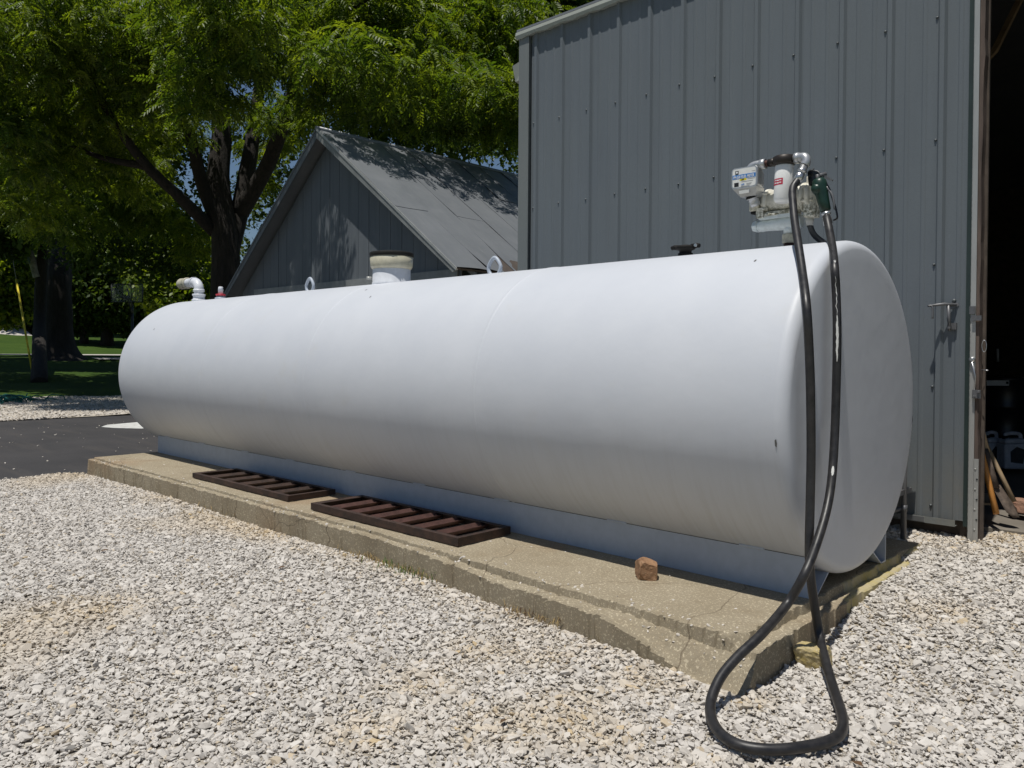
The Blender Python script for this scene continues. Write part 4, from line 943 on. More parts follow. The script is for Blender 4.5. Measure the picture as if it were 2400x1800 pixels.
mb = MB(); mb.lathe(a, (0, 0, 1), [(0, rr), (.02, rr + .008), (.04, rr), (.3, rr), (.31, rr + .01), (.33, rr), (.6, rr), (.61, rr + .01), (.63, rr), (.9, rr), (.91, rr + .01), (.93, rr)], n=40); mb.build('body', M['drum'], drum)
l0, l1 = c3(622, 720, 8.5), c3(748, 692, 8.5); q = Vector((l1.x - l0.x, l1.y - l0.y, 0)); zt = l1.z
mb = MB(); mb.prism([l0, l0 + q, Vector((l0.x + q.x, l0.y + q.y, zt)), Vector((l0.x, l0.y, zt))], Vector((-.7, .7, 0)) * .004); mb.build('paper_label', M['label'], drum)
mb = MB(); u_ = q.normalized(); s_ = Vector((0, -.001, 0)) + Vector((.001, 0, 0))
mb.prism([l0 + u_ * (.86 * q.length) + s_ + Vector((0, 0, .02)), l0 + u_ * (.97 * q.length) + s_ + Vector((0, 0, .02)), l0 + u_ * (.97 * q.length) + s_ + Vector((0, 0, .045)), l0 + u_ * (.86 * q.length) + s_ + Vector((0, 0, .045))], (-.0005, .0005, 0)); mb.build('label_emblem', M['ink'], drum)
mb = MB(); stick(mb, c3(685, 588, 8.6), c3(684, 515, 8.6), .012, .012); mb.build('pump_tube', M['galv'], drum)

# steel stand behind the tank: two tube legs with braces and a rung
st = thing('steel_stand', 'grey tube steel ladder stand on the gravel behind the near end of the tank', 'stand', (-.15, 1.06, .15))
lx_ = at(2117, 1268, 4.8); px_ = at(2114, 1140, 4.8)
mb = MB(); mb.tube([Vector((lx_.x, lx_.y, .12)), Vector((lx_.x, lx_.y, .9))], .017, n=12); mb.lathe(Vector((lx_.x, lx_.y, .33)), (0, 0, 1), [(0, .021), (.04, .021)], n=12); mb.build('leg', M['darksteel'], st)
for k in (1, 2, 3): 
    mb = MB(); mb.tube([Vector((lx_.x - (.55 if k != 2 else 0), lx_.y + (.0 if k == 1 else .13), .12)), Vector((lx_.x - (.55 if k != 2 else 0), lx_.y + (0 if k == 1 else .13), .9))], .017, n=12)
    if k == 1: mb.build('leg', M['darksteel'], st)
mb = MB(); mb.tube([Vector((lx_.x, lx_.y, .35)), Vector((lx_.x - .3, lx_.y - .22, .26))], .014, n=10); mb.build('brace', M['darksteel'], st)
mb = MB(); mb.box((lx_.x - .27, lx_.y - .02, .45), (.56, .26, .03)); mb.build('tread', M['darksteel'], st)
mb = MB(); mb.box((lx_.x - .27, lx_.y - .02, .88), (.56, .26, .03)); mb.build('tread', M['darksteel'], st)

# ---------------------------------------------------------------- shed
SY, SXL, SXR, SP, ZE, ZPk, OH = 3.65, -13.45, -6.95, -10.29, 2.40, 5.02, .27
SYB = 10.5
shed = thing('grey_shed', 'old grey gabled shed with a patched metal roof behind the tank', 'shed', (SP, SY, 0))
slR = (ZPk - 2.42) / (-6.735 - SP)
def roof_z(x): return ZPk - abs(x - SP) * ((ZPk - 2.42) / 3.555 if x > SP else (ZPk - 2.36) / 3.36)
bw = .285; x = SXL; i = 0
while x < SXR - .01:
    x1 = min(SXR, x + bw); mb = MB(); z0, z1 = roof_z(x) - .10, roof_z(x1) - .10; pk = [(x + .004, SY, .1), (x1 - .004, SY, .1), (x1 - .004, SY, z1)]
    if x < SP < x1: pk.append((SP, SY, ZPk - .10))
    pk.append((x + .004, SY, z0)); d = random.uniform(-.004, .004)
    mb.prism([(p[0], p[1] + d, p[2]) for p in pk], (0, .022, 0)); mb.build('siding_board', M['siding'], shed); x = x1
mb = MB(); mb.prism([(SXL, SY + .028, .1), (SXR, SY + .028, .1), (SXR, SY + .028, roof_z(SXR) - .15), (SP, SY + .028, ZPk - .15), (SXL, SY + .028, roof_z(SXL) - .15)], (0, .02, 0)); mb.build('wall_backing', M['black_cap'], shed)
MB().box2((-12.9, SY - .032, 2.05), (-7.0, SY - .006, 2.47)).build('skirt_board', M['skirtboard'], shed)
mb = MB(); mb.box2((SXR - .03, SY + .02, 0), (SXR, SYB, 2.3)); mb.box2((SXL, SY + .02, 0), (SXL + .03, SYB, 2.3)); mb.box2((SXL + .03, SYB - .03, 0), (SXR - .03, SYB, 2.3)); mb.build('side_wall', M['siding'], shed)
# rafters under the right eave
for k in range(9):
    y = SY + .12 + k * .62; mb = MB(); mb.prism([(-6.80, y, roof_z(-6.8) - .13), (-6.80, y, roof_z(-6.8) - .05), (-7.3, y, roof_z(-7.3) - .05), (-7.3, y, roof_z(-7.3) - .16)], (0, .05, 0)); mb.build('rafter_tail', M['skirtboard'] if k in (0, 1) else M['dark_wood'], shed)
# right slope: sheets in rows with laps
ux = Vector((-6.735 - SP, 0, 2.42 - ZPk)); SL = ux.length; ux.normalize(); un = Vector((-ux.z, 0, ux.x)); un = un if un.z > 0 else -un
top = Vector((SP, 0, ZPk)); y0 = SY - OH; wS = .62; col = 0; y = y0
while y < SYB + .2:
    cuts = [0, SL * (.36 if col % 2 else .62) + random.uniform(-.1, .1), SL + (.03 * math.sin(col * 2.1) if col else 0)]
    for r in range(2):
        a, b_ = cuts[r], cuts[r + 1]; lift = .012 + (.006 if r == 0 else 0) + .004 * (col % 2); mb = MB(); nn = 6; vs = []
        tl = random.uniform(-.006, .006); tl2 = random.uniform(-.005, .005)
        for i in range(nn + 1):
            s_ = a + (b_ - a) * i / nn - (.0 if r == 0 else .05)
            for j in range(4):
                t = j / 3; yy = y + .006 + (wS + .02) * t; dmg = 0
                if r == 1 and i >= nn - 1 and col < 4: dmg = (.035 if col in (1, 2) else .015) * math.sin(3.1 * t + col * 1.7) * (1 if i == nn else .4)
                edge = .006 * (1 - t) if t < .2 else 0
                p = top + ux * s_ + un * (lift + tl * (t - .5) * 2 + tl2 * (i / nn) + .003 * math.sin(i * 2 + col) + dmg + edge); vs.append(Vector((p.x, yy, p.z)))
        mb.add(vs, [(4 * i + j, 4 * i + j + 1, 4 * i + 5 + j, 4 * i + 4 + j) for i in range(nn) for j in range(3)], False)
        o = mb.build('roof_sheet', M['shedroof'], shed); sm_ = o.modifiers.new('thick', 'SOLIDIFY'); sm_.thickness = .003; sm_.offset = -1
    y += wS; col += 1
ul = Vector((-13.65 - SP, 0, 2.36 - ZPk)); LL2 = ul.length; ul.normalize(); unl = Vector((ul.z, 0, -ul.x)); unl = unl if unl.z > 0 else -unl
mb = MB(); mb.prism([top + unl * .012 + Vector((0, y0, 0)), top + ul * LL2 + unl * .012 + Vector((0, y0, 0)), top + ul * LL2 + unl * .002 + Vector((0, y0, 0)), top + unl * .002 + Vector((0, y0, 0))], (0, SYB + .2 - y0, 0)); mb.build('roof_slope', M['shedroof'], shed)
mb = MB(); mb.prism([top + un * .0 + Vector((0, y0 + .04, 0)), top + ux * (SL - .05) + Vector((0, y0 + .04, 0)), top + ux * (SL - .05) - un * .03 + Vector((0, y0 + .04, 0)), top - un * .03 + Vector((0, y0 + .04, 0))], (0, SYB - y0, 0)); mb.build('roof_deck', M['dark_wood'], shed)
mb = MB(); mb.tube([Vector((SP, y0 - .02, ZPk + .02)), Vector((SP, SYB + .2, ZPk + .02))], .045, n=8); mb.build('ridge_cap', M['shedroof'], shed)
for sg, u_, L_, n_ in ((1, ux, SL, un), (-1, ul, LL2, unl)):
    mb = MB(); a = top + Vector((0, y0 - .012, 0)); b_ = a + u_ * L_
    mb.prism([a + Vector((0, 0, .0)), b_ + n_ * .0, b_ - n_ * .075 - u_ * .05, a - Vector((0, 0, .145))], (0, .024, 0)); mb.build('rake_board', M['rake'] if sg > 0 else M['siding'], shed)  # left board takes the darker siding material to carry tree shade
    mb = MB(); mb.prism([a + n_ * .026, b_ + n_ * .026, b_ - n_ * .012, a - n_ * .012], (0, -.012, 0)); mb.build('rake_flashing', M['galv'] if sg > 0 else M['siding'], shed)  # left flashing darkened the same way, tree shade in its colour

# ---------------------------------------------------------------- foliage helpers
def leaf_proto(seed, L=.40, nl=7, w=.036, ll=.108):
    """one compound leaf along +x, drooping; returns verts, faces(tris)"""
    r = random.Random(seed); V = []; F = []
    curve = r.uniform(.5, 1.1)
    def rach(t): a = curve * t; return np.array([L * t * (1 - .18 * a * a), 0, -L * .42 * a * t])
    for i in range(nl):
        t = .22 + .78 * i / (nl - 1); b_ = rach(t)
        for sg in ((-1, 1) if i < nl - 1 else (0,)):
            s = ll * (1 - .55 * abs(t - .6)) * r.uniform(.85, 1.15); an = sg * R_(r.uniform(58, 74)); dr = r.uniform(.12, .5)
            d = np.array([math.cos(an), math.sin(an), -dr]); d /= np.linalg.norm(d); side = np.cross(d, [0, 0, 1]); side /= np.linalg.norm(side)
            k = len(V); V += [b_, b_ + d * s * .45 + side * w * .5 + [0, 0, .006], b_ + d * s + [0, 0, -.012], b_ + d * s * .45 - side * w * .5 + [0, 0, .006]]
            F += [(k, k + 1, k + 2), (k, k + 2, k + 3)]
    k = len(V); V += [np.zeros(3), rach(.5) + [0, .004, 0], rach(1.0), rach(.5) - [0, .004, 0]]; F += [(k, k + 1, k + 2), (k, k + 2, k + 3)]
    return np.array(V), np.array(F)
PROTO = [leaf_proto(s) for s in range(6)]
def quad_proto():
    V = np.array([[0, 0, 0], [.5, .34, .05], [1, 0, -.08], [.5, -.34, .05]]); F = np.array([[0, 1, 2], [0, 2, 3]]); return V, F
def scatter_mesh(name, mat, parent, protos, pos, yaw, pitch, roll, scale, rnd):
    Vs, Fs, Rs = [], [], []; off = 0; pick = rng.integers(0, len(protos), len(pos))
    for k, (V, F) in enumerate(protos):
        idx = np.where(pick == k)[0]
        if not len(idx): continue
        cy, sy_ = np.cos(yaw[idx]), np.sin(yaw[idx]); cp_, sp_ = np.cos(pitch[idx]), np.sin(pitch[idx]); cr, sr = np.cos(roll[idx]), np.sin(roll[idx])
        X = np.stack([cy * cp_, sy_ * cp_, -sp_], 1); Y0 = np.stack([-sy_, cy, 0 * cy], 1); Z0 = np.cross(X, Y0)
        Y = Y0 * cr[:, None] + Z0 * sr[:, None]; Z = np.cross(X, Y); Mx = np.stack([X, Y, Z], 2) * scale[idx][:, None, None]
        W = np.einsum('nij,vj->nvi', Mx, V) + pos[idx][:, None, :]
        Vs.append(W.reshape(-1, 3)); Fs.append((F[None] + (np.arange(len(idx)) * len(V))[:, None, None]).reshape(-1, 3) + off); off += len(idx) * len(V)
        Rs.append(np.repeat(rnd[idx], len(F)))
    V = np.concatenate(Vs); F = np.concatenate(Fs).astype(np.int32); Rr = np.concatenate(Rs)
    if parent: V = V - np.array(wm(parent).translation)
    me = bpy.data.meshes.new(name); me.vertices.add(len(V)); me.vertices.foreach_set('co', V.astype(np.float32).ravel())
    me.loops.add(F.size); me.loops.foreach_set('vertex_index', F.ravel()); me.polygons.add(len(F)); me.polygons.foreach_set('loop_start', np.arange(0, F.size, 3, dtype=np.int32))
    me.update(calc_edges=True); at_ = me.attributes.new('rnd', 'FLOAT', 'FACE'); at_.data.foreach_set('value', Rr.astype(np.float32))
    me.materials.append(mat); o = bpy.data.objects.new(name, me); COL.objects.link(o)
    if parent: o.parent = parent
    return stuff(o)
def rand_in_sphere(n):
    v = rng.normal(size=(n, 3)); v /= np.linalg.norm(v, axis=1)[:, None]; return v * (rng.random(n) ** .42)[:, None]
def walnut_crown(name, parent, lobes, dens, mat):
    P_, Yw, Pt, Rl, Sc, Rn = [], [], [], [], [], []
    for c_, r in lobes:
        c_ = np.array(c_); n = max(10, int(dens * r ** 2.3)); tips = c_ + rand_in_sphere(n) * np.array([r, r, r * .72])
        shade = rng.random() * .35
        for tp in tips:
            k = rng.integers(5, 8); out = tp - c_; base = math.atan2(out[1], out[0]) + rng.normal() * .5
            for q in range(k):
                P_.append(tp + rng.normal(size=3) * .05); Yw.append(base + (q - k / 2) * 2 * math.pi / k * rng.uniform(.7, 1.1)); Pt.append(rng.normal(.35, .3)); Rl.append(rng.normal(0, .35)); Sc.append(rng.uniform(.8, 1.3)); Rn.append(min(1, max(0, shade * .8 + (rng.random() ** 1.6) * .75)))
    return scatter_mesh(name, mat, parent, PROTO, np.array(P_), np.array(Yw), np.array(Pt), np.array(Rl), np.array(Sc), np.array(Rn))
def quad_crown(name, parent, lobes, dens, size, mat):
    P_ = []
    for c_, r in lobes:
        n = int(dens * r ** 2); P_.append(np.array(c_) + rand_in_sphere(n) * np.array([r, r, r * .8]))
    P_ = np.concatenate(P_); n = len(P_)
    return scatter_mesh(name, mat, parent, [quad_proto()], P_, rng.uniform(0, 6.28, n), rng.normal(.45, .5, n), rng.normal(0, .6, n), rng.uniform(.7, 1.4, n) * size, rng.random(n))
def limb(mb, pts, r0, r1, k=6):
    sp = spline(pts, k); n = len(sp); mb.tube(sp, [r0 + (r1 - r0) * (i / (n - 1)) ** .8 for i in range(n)], n=14, wob=.10)

# big walnut behind the shed's left corner
base = at(527, 760, 20); base.z = gz(base.x, base.y) - .1
wal = thing('walnut_tree', 'large walnut tree with feathery leaves overhanging the grey shed', 'tree', base)
mb = MB()
f1 = at(528, 560, 20); f2 = at(512, 430, 20)
limb(mb, [base, at(530, 690, 20), f1, f2, at(520, 300, 20.2), at(505, 200, 20.4), at(480, 60, 20), at(470, -150, 19)], .44, .12)
limb(mb, [at(528, 620, 20), at(560, 500, 20.3), at(583, 380, 20.6), at(596, 300, 20.8), at(612, 180, 21), at(640, 20, 21), at(650, -200, 21)], .27, .09)
limb(mb, [f1, at(478, 440, 19.6), at(450, 330, 19), at(425, 250, 18.3), at(405, 140, 17), at(390, -20, 16)], .2, .06)
limb(mb, [at(560, 500, 20.3), at(620, 400, 19.8), at(665, 290, 19), at(700, 180, 18), at(760, 90, 17), at(850, 0, 15.5), at(960, -80, 14)], .24, .05)
limb(mb, [at(500, 540, 20), at(430, 470, 19), at(345, 390, 18.4), at(270, 290, 17.6), at(205, 180, 17), at(150, 100, 17.5)], .17, .05)
limb(mb, [at(665, 290, 19), at(760, 215, 19.5), at(860, 170, 20)], .14, .04)
limb(mb, [at(700, 180, 18), at(760, 60, 18.5), at(800, -100, 19)], .14, .05)
limb(mb, [at(345, 390, 18.4), at(240, 370, 18), at(140, 330, 18)], .1, .03)
mb.build('trunk', M['bark'], wal)
LB = [(950, 110, 16.5, 1.5), (1100, 60, 17, 1.7), (1140, 205, 16.2, 1.15), (1190, 285, 15.6, .75), (1010, 235, 16.2, .95), (870, 225, 16.6, 1.0), (770, 60, 16, 1.2), (880, 30, 16, 1.3),
      (630, 110, 15.2, .85), (690, 150, 16.2, .7), (560, 60, 15, .9), (440, 70, 16, 1.2), (330, 150, 17, 1.2), (400, 200, 17, .8), (460, 170, 16.5, .6), (250, 50, 16.5, 1.4), (120, 50, 16, 1.5), (30, 150, 16, 1.3), (190, 230, 17.5, 1.2),
      (300, 290, 18.5, 1.1), (90, 320, 17.4, 1.2), (0, 330, 16.2, 1.0), (200, 370, 19, 1.2), (440, 290, 19, .6), (70, 470, 18, .8), (330, 410, 20, 1.0), (150, 500, 21, 1.2), (660, 250, 18, .7), (745, 255, 17, .7),
      (800, 130, 20, 1.5), (960, 60, 21, 1.8), (1130, 140, 20, 1.6), (700, -10, 20, 1.4), (1060, 180, 19, 1.2), (120, 170, 22, 1.8), (340, 40, 21, 1.6), (250, 190, 23, 1.6), (900, 180, 19.5, 1.1), (20, 400, 22, 1.4), (1220, 60, 17.5, 1.2), (1080, 300, 16, .5), (560, 250, 19, .55), (610, 330, 22, .6), (660, 330, 21.5, .6), (625, 420, 22, .55), (690, 270, 20, .6), (380, 500, 23, .9), (460, 560, 23, .9), (260, 480, 23, 1.2)]
lobes = [(at(a, b_, Z), r) for a, b_, Z, r in LB]
lobes += [((-12.6, 2.6, 6.6), .9), ((-11.3, 2.5, 6.9), .9), ((-13.3, 2.8, 6.2), .9), ((-11.9, 2.0, 7.6), .8), ((-19.5, -.9, 9), 1.2), ((-20.4, .2, 9.2), 1.1), ((-10.4, 2.2, 7.4), .75), ((-10.0, 3.7, 6.3), .75), ((-9.7, 4.8, 6.2), .8), ((-9.4, 6.0, 6.2), .85), ((-9.1, 7.1, 6.2), .85), ((-8.8, 8.3, 6.2), .9), ((-8.2, 7.4, 6.5), .8), ((-8.0, 8.8, 6.4), .9), ((-10.6, 4.0, 6.6), .7)]
walnut_crown('crown', wal, lobes, 44, M['leaf'])
quad_crown('shade_toned_leaves', wal, [(at(a, b_, Z + 3.2 + .5 * r), r * 1.0) for a, b_, Z, r in LB if not (430 < a < 640 and 180 < b_ < 420)], 330, .13, M['leaf_dark'])  # dark leaf layer behind each lobe, inner shade put into its colour
quad_crown('shade_toned_leaves', wal, [(at(a, b_, Z), r) for a, b_, Z, r in ((430, 520, 26, 1.5), (300, 570, 27, 1.5), (590, 440, 26, .8), (480, 390, 26, .9), (380, 620, 27, 1.2), (620, 380, 26, .6), (200, 560, 27, 1.6), (400, 330, 25, 1.0), (560, 330, 26, .6), (650, 400, 25, .8), (600, 500, 25, .7), (690, 330, 25, .8), (570, 580, 25, .6), (640, 460, 25, .5), (700, 270, 25, .7), (1150, 345, 27, .8), (1215, 375, 27, .7), (1060, 320, 27, .7), (640, 300, 26, .8), (350, 480, 26, 1.2), (440, 620, 27, 1.0), (540, 520, 26, .5), (700, 120, 26, 1.3), (520, 120, 26, 1.5), (300, 400, 26, 1.5))], 420, .16, M['leaf_dark'])  # more dark leaves filling gaps, crown shade painted in their colour

# pale-trunked tree on the lawn, and the massive trunk behind it
b0 = Vector((-27.5, 3.85, .15))
bt_ = thing('tree', 'slim tree with a pale sunlit broken limb on the shaded lawn', 'tree', b0)
mb = MB(); limb(mb, [b0, at(93, 760, 31), at(97, 640, 31), at(104, 560, 31), at(100, 480, 31)], .25, .17); limb(mb, [at(97, 640, 31), at(104, 590, 30.9), at(103, 540, 30.8), at(102, 470, 30.6)], .13, .11)
mb.build('trunk', M['bark'], bt_)
mb = MB(); limb(mb, [at(88, 650, 30.9), at(76, 610, 30.8), at(63, 570, 30.7), at(70, 562, 30.7), at(98, 566, 30.7), at(120, 555, 30.8), at(135, 535, 31)], .16, .06); mb.build('broken_limb', M['palebark'], bt_)
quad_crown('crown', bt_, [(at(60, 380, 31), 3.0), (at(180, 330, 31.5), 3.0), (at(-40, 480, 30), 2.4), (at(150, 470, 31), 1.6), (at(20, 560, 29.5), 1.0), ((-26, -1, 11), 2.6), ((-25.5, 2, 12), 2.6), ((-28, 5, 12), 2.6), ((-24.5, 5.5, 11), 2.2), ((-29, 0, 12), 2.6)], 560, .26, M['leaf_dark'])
b1 = Vector((-38.9, 7.7, .8))
bg_ = thing('tree', 'massive dark trunked shade tree with flared roots on the lawn', 'tree', b1)
mb = MB(); sp = [b1 - Vector((0, 0, .2)), b1 + Vector((0, 0, .35)), b1 + Vector((0, 0, 1.4)), b1 + Vector((0, 0, 4)), at(145, 560, 42), at(150, 450, 42), at(170, 330, 41)]
pp = spline(sp, 6); n = len(pp); mb.tube(pp, [max(.3, .62 + .55 * math.exp(-(p.z - .8) * 3.0) - .02 * (p.z - 1)) for p in pp], n=20, wob=.18)
limb(mb, [at(150, 480, 42), at(195, 380, 40), at(213, 300, 38), at(195, 230, 36), at(165, 150, 34)], .34, .15); limb(mb, [at(150, 470, 42), at(140, 300, 40), at(98, 188, 38), at(70, 120, 36)], .36, .15)
mb.build('trunk', M['bark'], bg_)
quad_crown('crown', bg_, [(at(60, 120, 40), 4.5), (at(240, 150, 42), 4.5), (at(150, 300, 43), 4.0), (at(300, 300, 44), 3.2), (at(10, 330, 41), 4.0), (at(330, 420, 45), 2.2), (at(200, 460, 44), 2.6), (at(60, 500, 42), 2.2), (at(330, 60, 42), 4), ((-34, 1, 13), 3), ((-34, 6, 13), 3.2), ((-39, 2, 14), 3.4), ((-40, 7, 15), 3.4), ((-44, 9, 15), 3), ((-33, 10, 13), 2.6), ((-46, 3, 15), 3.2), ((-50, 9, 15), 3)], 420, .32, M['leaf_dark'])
# trees by the far road and behind the yard
def far_tree(label, px, py, Z, tr, tops, dens=300, size=.4, mat='leaf_dark'):
    b_ = at(px, py, Z); b_.z = gz(b_.x, b_.y) - .1
    t = thing('tree', label, 'tree', b_, 0, 'trees along the far road'); mb = MB(); c_ = Vector(tops[0][0]); limb(mb, [b_, b_ + Vector((.1, 0, 2.2)), b_.lerp(c_, .7), c_], tr, tr * .4); mb.build('trunk', M['bark'], t)
    quad_crown('crown', t, tops, dens, size, M[mat]); return t
Z = 66
far_tree('small dark tree by the far road left of the basketball hoop', 197, 825, Z, .38, [(at(195, 690, 66), 3.6), (at(150, 730, 66), 2.0), (at(240, 700, 67), 2.6), (at(205, 600, 66), 3.4), (at(180, 760, 66), 1.2), (at(225, 765, 66), .9)], 420)
far_tree('stout dark tree by the far road below the basketball hoop', 251, 826, Z, .55, [(at(280, 690, 66), 3.4), (at(330, 720, 66), 2.6), (at(260, 620, 67), 3.6), (at(320, 610, 66), 3.4), (at(250, 745, 66), 1.4), (at(300, 755, 66), 1.5), (at(380, 690, 66), 3)], 420)
far_tree('leafy tree behind the hoop with a paler green crown', 400, 800, 58, .4, [(at(390, 640, 58), 3.2), (at(330, 560, 58), 3.0), (at(430, 600, 58), 3.0), (at(420, 700, 57), 2.6), (at(480, 660, 58), 2.6), (at(350, 670, 56), 1.6)], 340, .36, 'leaf')
far_tree('bushy tree at the left edge of the photo with low branches', -60, 830, 48, .4, [(at(-30, 660, 48), 3.2), (at(15, 720, 48), 1.6), (at(10, 620, 47), 2.4), (at(45, 700, 48), 1.5)], 520, .34, 'leaf')
far_tree('tall dark tree standing far behind the slim pale tree', 60, 822, 75, .6, [(at(60, 560, 75), 6), (at(0, 420, 76), 6), (at(150, 520, 76), 5.5), (at(260, 480, 77), 5), (at(330, 540, 77), 4.4), (at(60, 700, 75), 4), (at(120, 660, 75), 4)], 330, .5)
far_tree('dark tree seen above the barn eave beyond the walnut', 1230, 700, 30, .4, [(at(1230, 60, 30), 3.2), (at(1330, 0, 30), 3.2), (at(1150, 20, 30), 3.4), (at(1010, 120, 31), 3.4), (at(850, 130, 32), 3), (at(1190, 230, 30), 2.6), (at(1060, 260, 31), 2.4), (at(900, 260, 32), 2.2)], 620, .26)
# bushes between yard and trees hide the skyline
for i, (px, py, Z, r, lab) in enumerate(((130, 790, 88, 5, 'hedge like bush far across the lawn on the left'), (330, 790, 92, 5, 'hedge like bush far across the lawn behind the tank end'))):
    b_ = at(px, py, Z); b_.z = gz(b_.x, b_.y); t = thing('bush', lab, 'bush', b_)
    mb = MB()
    for k in range(4): limb(mb, [b_, b_ + Vector((math.cos(k * 1.7) * r * .3, math.sin(k * 1.7) * r * .3, r * .8))], .06, .03)
    mb.build('stems', M['bark'], t)
    quad_crown('crown', t, [((b_.x + dx * r, b_.y + dy * r, b_.z + r * h), r) for dx, dy, h in ((0, 0, .8), (.6, .8, .7), (-.5, -.9, .7), (.1, 1.6, .6), (-.1, -1.8, .6))], 420 if r < 3 else 150, .22 if r < 3 else .5, M['leaf_dark'])

# ---------------------------------------------------------------- basketball hoop, guy wire, netting, bank
TLc = at(261, 666, 36); BRc = at(334, 708, 36); hb_ = Vector((TLc.x, TLc.y, 0)); hb2 = Vector((BRc.x, BRc.y, 0)); wdir = (hb2 - hb_).normalized(); wid = (hb2 - hb_).length
ctr = hb_.lerp(hb2, .5); gzh = gz(ctr.x, ctr.y); nrm = Vector((wdir.y, -wdir.x, 0)); nrm = nrm if nrm.dot(CAM - ctr) > 0 else -nrm
hoop = thing('basketball_hoop', 'black framed clear basketball backboard on a pole beyond the tank end', 'basketball hoop', (ctr.x, ctr.y, gzh))
zt, zb = TLc.z, BRc.z; Cc = lambda s, z, o=0: Vector((ctr.x, ctr.y, 0)) + wdir * (s * wid / 2) + nrm * o + Vector((0, 0, z))
mb = MB()
for a, b_ in ((Cc(-1, zt), Cc(1, zt)), (Cc(-1, zb), Cc(1, zb)), (Cc(-1, zb), Cc(-1, zt)), (Cc(1, zb), Cc(1, zt))): mb.tube([a, b_], .028, n=6)
for s in (-.28, .28): mb.tube([Cc(s, zb), Cc(s, zt)], .02, n=6)
mb.build('frame', M['hooppaint'], hoop)
mb = MB(); mb.prism([Cc(-.98, zb + .01), Cc(.98, zb + .01), Cc(.98, zt - .01), Cc(-.98, zt - .01)], nrm * .012); mb.build('backboard', M['clear'], hoop)
mb = MB(); mb.tube([Cc(0, zb + .16, .15 + .0) + wdir * (.23 * math.cos(t)) + nrm * (.23 + .23 * math.sin(t)) for t in lin(0, 2 * math.pi, 20)], .012, n=6); mb.box(Cc(0, zb + .14, .07), (.16, .16, .1)); mb.build('rim', M['hooppaint'], hoop)
mb = MB(); mb.tube([Vector((ctr.x, ctr.y, gzh)) - nrm * .5, Cc(0, zb - .5, -.5)], .06, n=10); mb.tube([Cc(0, zb - .6, -.5), Cc(0, zb + .3, -.05)], .035, n=8); mb.tube([Cc(0, zb - .2, -.5), Cc(0, zb + .6, -.05)], .035, n=8); mb.tube([Cc(0, zb - .6, -.5), Cc(0, zb - .1, -.5)], .05, n=8); mb.build('pole', M['hooppaint'], hoop)

gb_ = Vector((-29.6, 4.23, .3)); gb_.z = gz(gb_.x, gb_.y)
guy = thing('guy_wire', 'yellow guarded utility guy wire slanting up beside the slim tree', 'guy wire', gb_)
gt = at(38, 655, 29); mb = MB(); mb.tube([gb_, gt], .035, n=8); mb.build('wire_guard', M['yellowguard'], guy)
mb = MB(); mb.tube([gt, gt + (gt - gb_) * .9], .012, n=6); mb.build('wire', M['wire'], guy)
# teal netting heap on the verge at the left edge
mb = MB(); r0 = random.Random(4); cn = at(20, 945, 19.2)
for k in range(46):
    a = Vector((cn.x + r0.gauss(0, .3), cn.y + r0.gauss(-.25, .3), .03)); d = Vector((r0.gauss(0, .4), r0.gauss(0, .4), 0))
    mb.tube(spline([a, a + d * .3 + Vector((0, 0, r0.uniform(.02, .16))), a + d * .7 + Vector((r0.gauss(0, .1), r0.gauss(0, .1), r0.uniform(.02, .14))), a + d], 4), .014, n=5)
tag(mb.build('netting_heap', M['teal']), 'heap of teal green netting on the gravel verge at the left edge', 'netting')
# pale sloping bank far left
mb = MB(); ba = at(-60, 838, 62); vs = []
for i in range(16):
    for j in range(5):
        p = at(-80 + 11 * i, 0, 70); t = j / 4; g0 = gz(p.x, p.y); vs.append(Vector((p.x - 5 * t, p.y, g0 - .2 + (2.1 * t) * (1 - .45 * ss(8, 15, i)) + .12 * fbm(i * .5, j * .9))))
mb.add(vs, [(5 * i + j, 5 * i + j + 1, 5 * i + 6 + j, 5 * i + 5 + j) for i in range(15) for j in range(4)], True); struct(mb.build('gravel_bank', M['bank']))

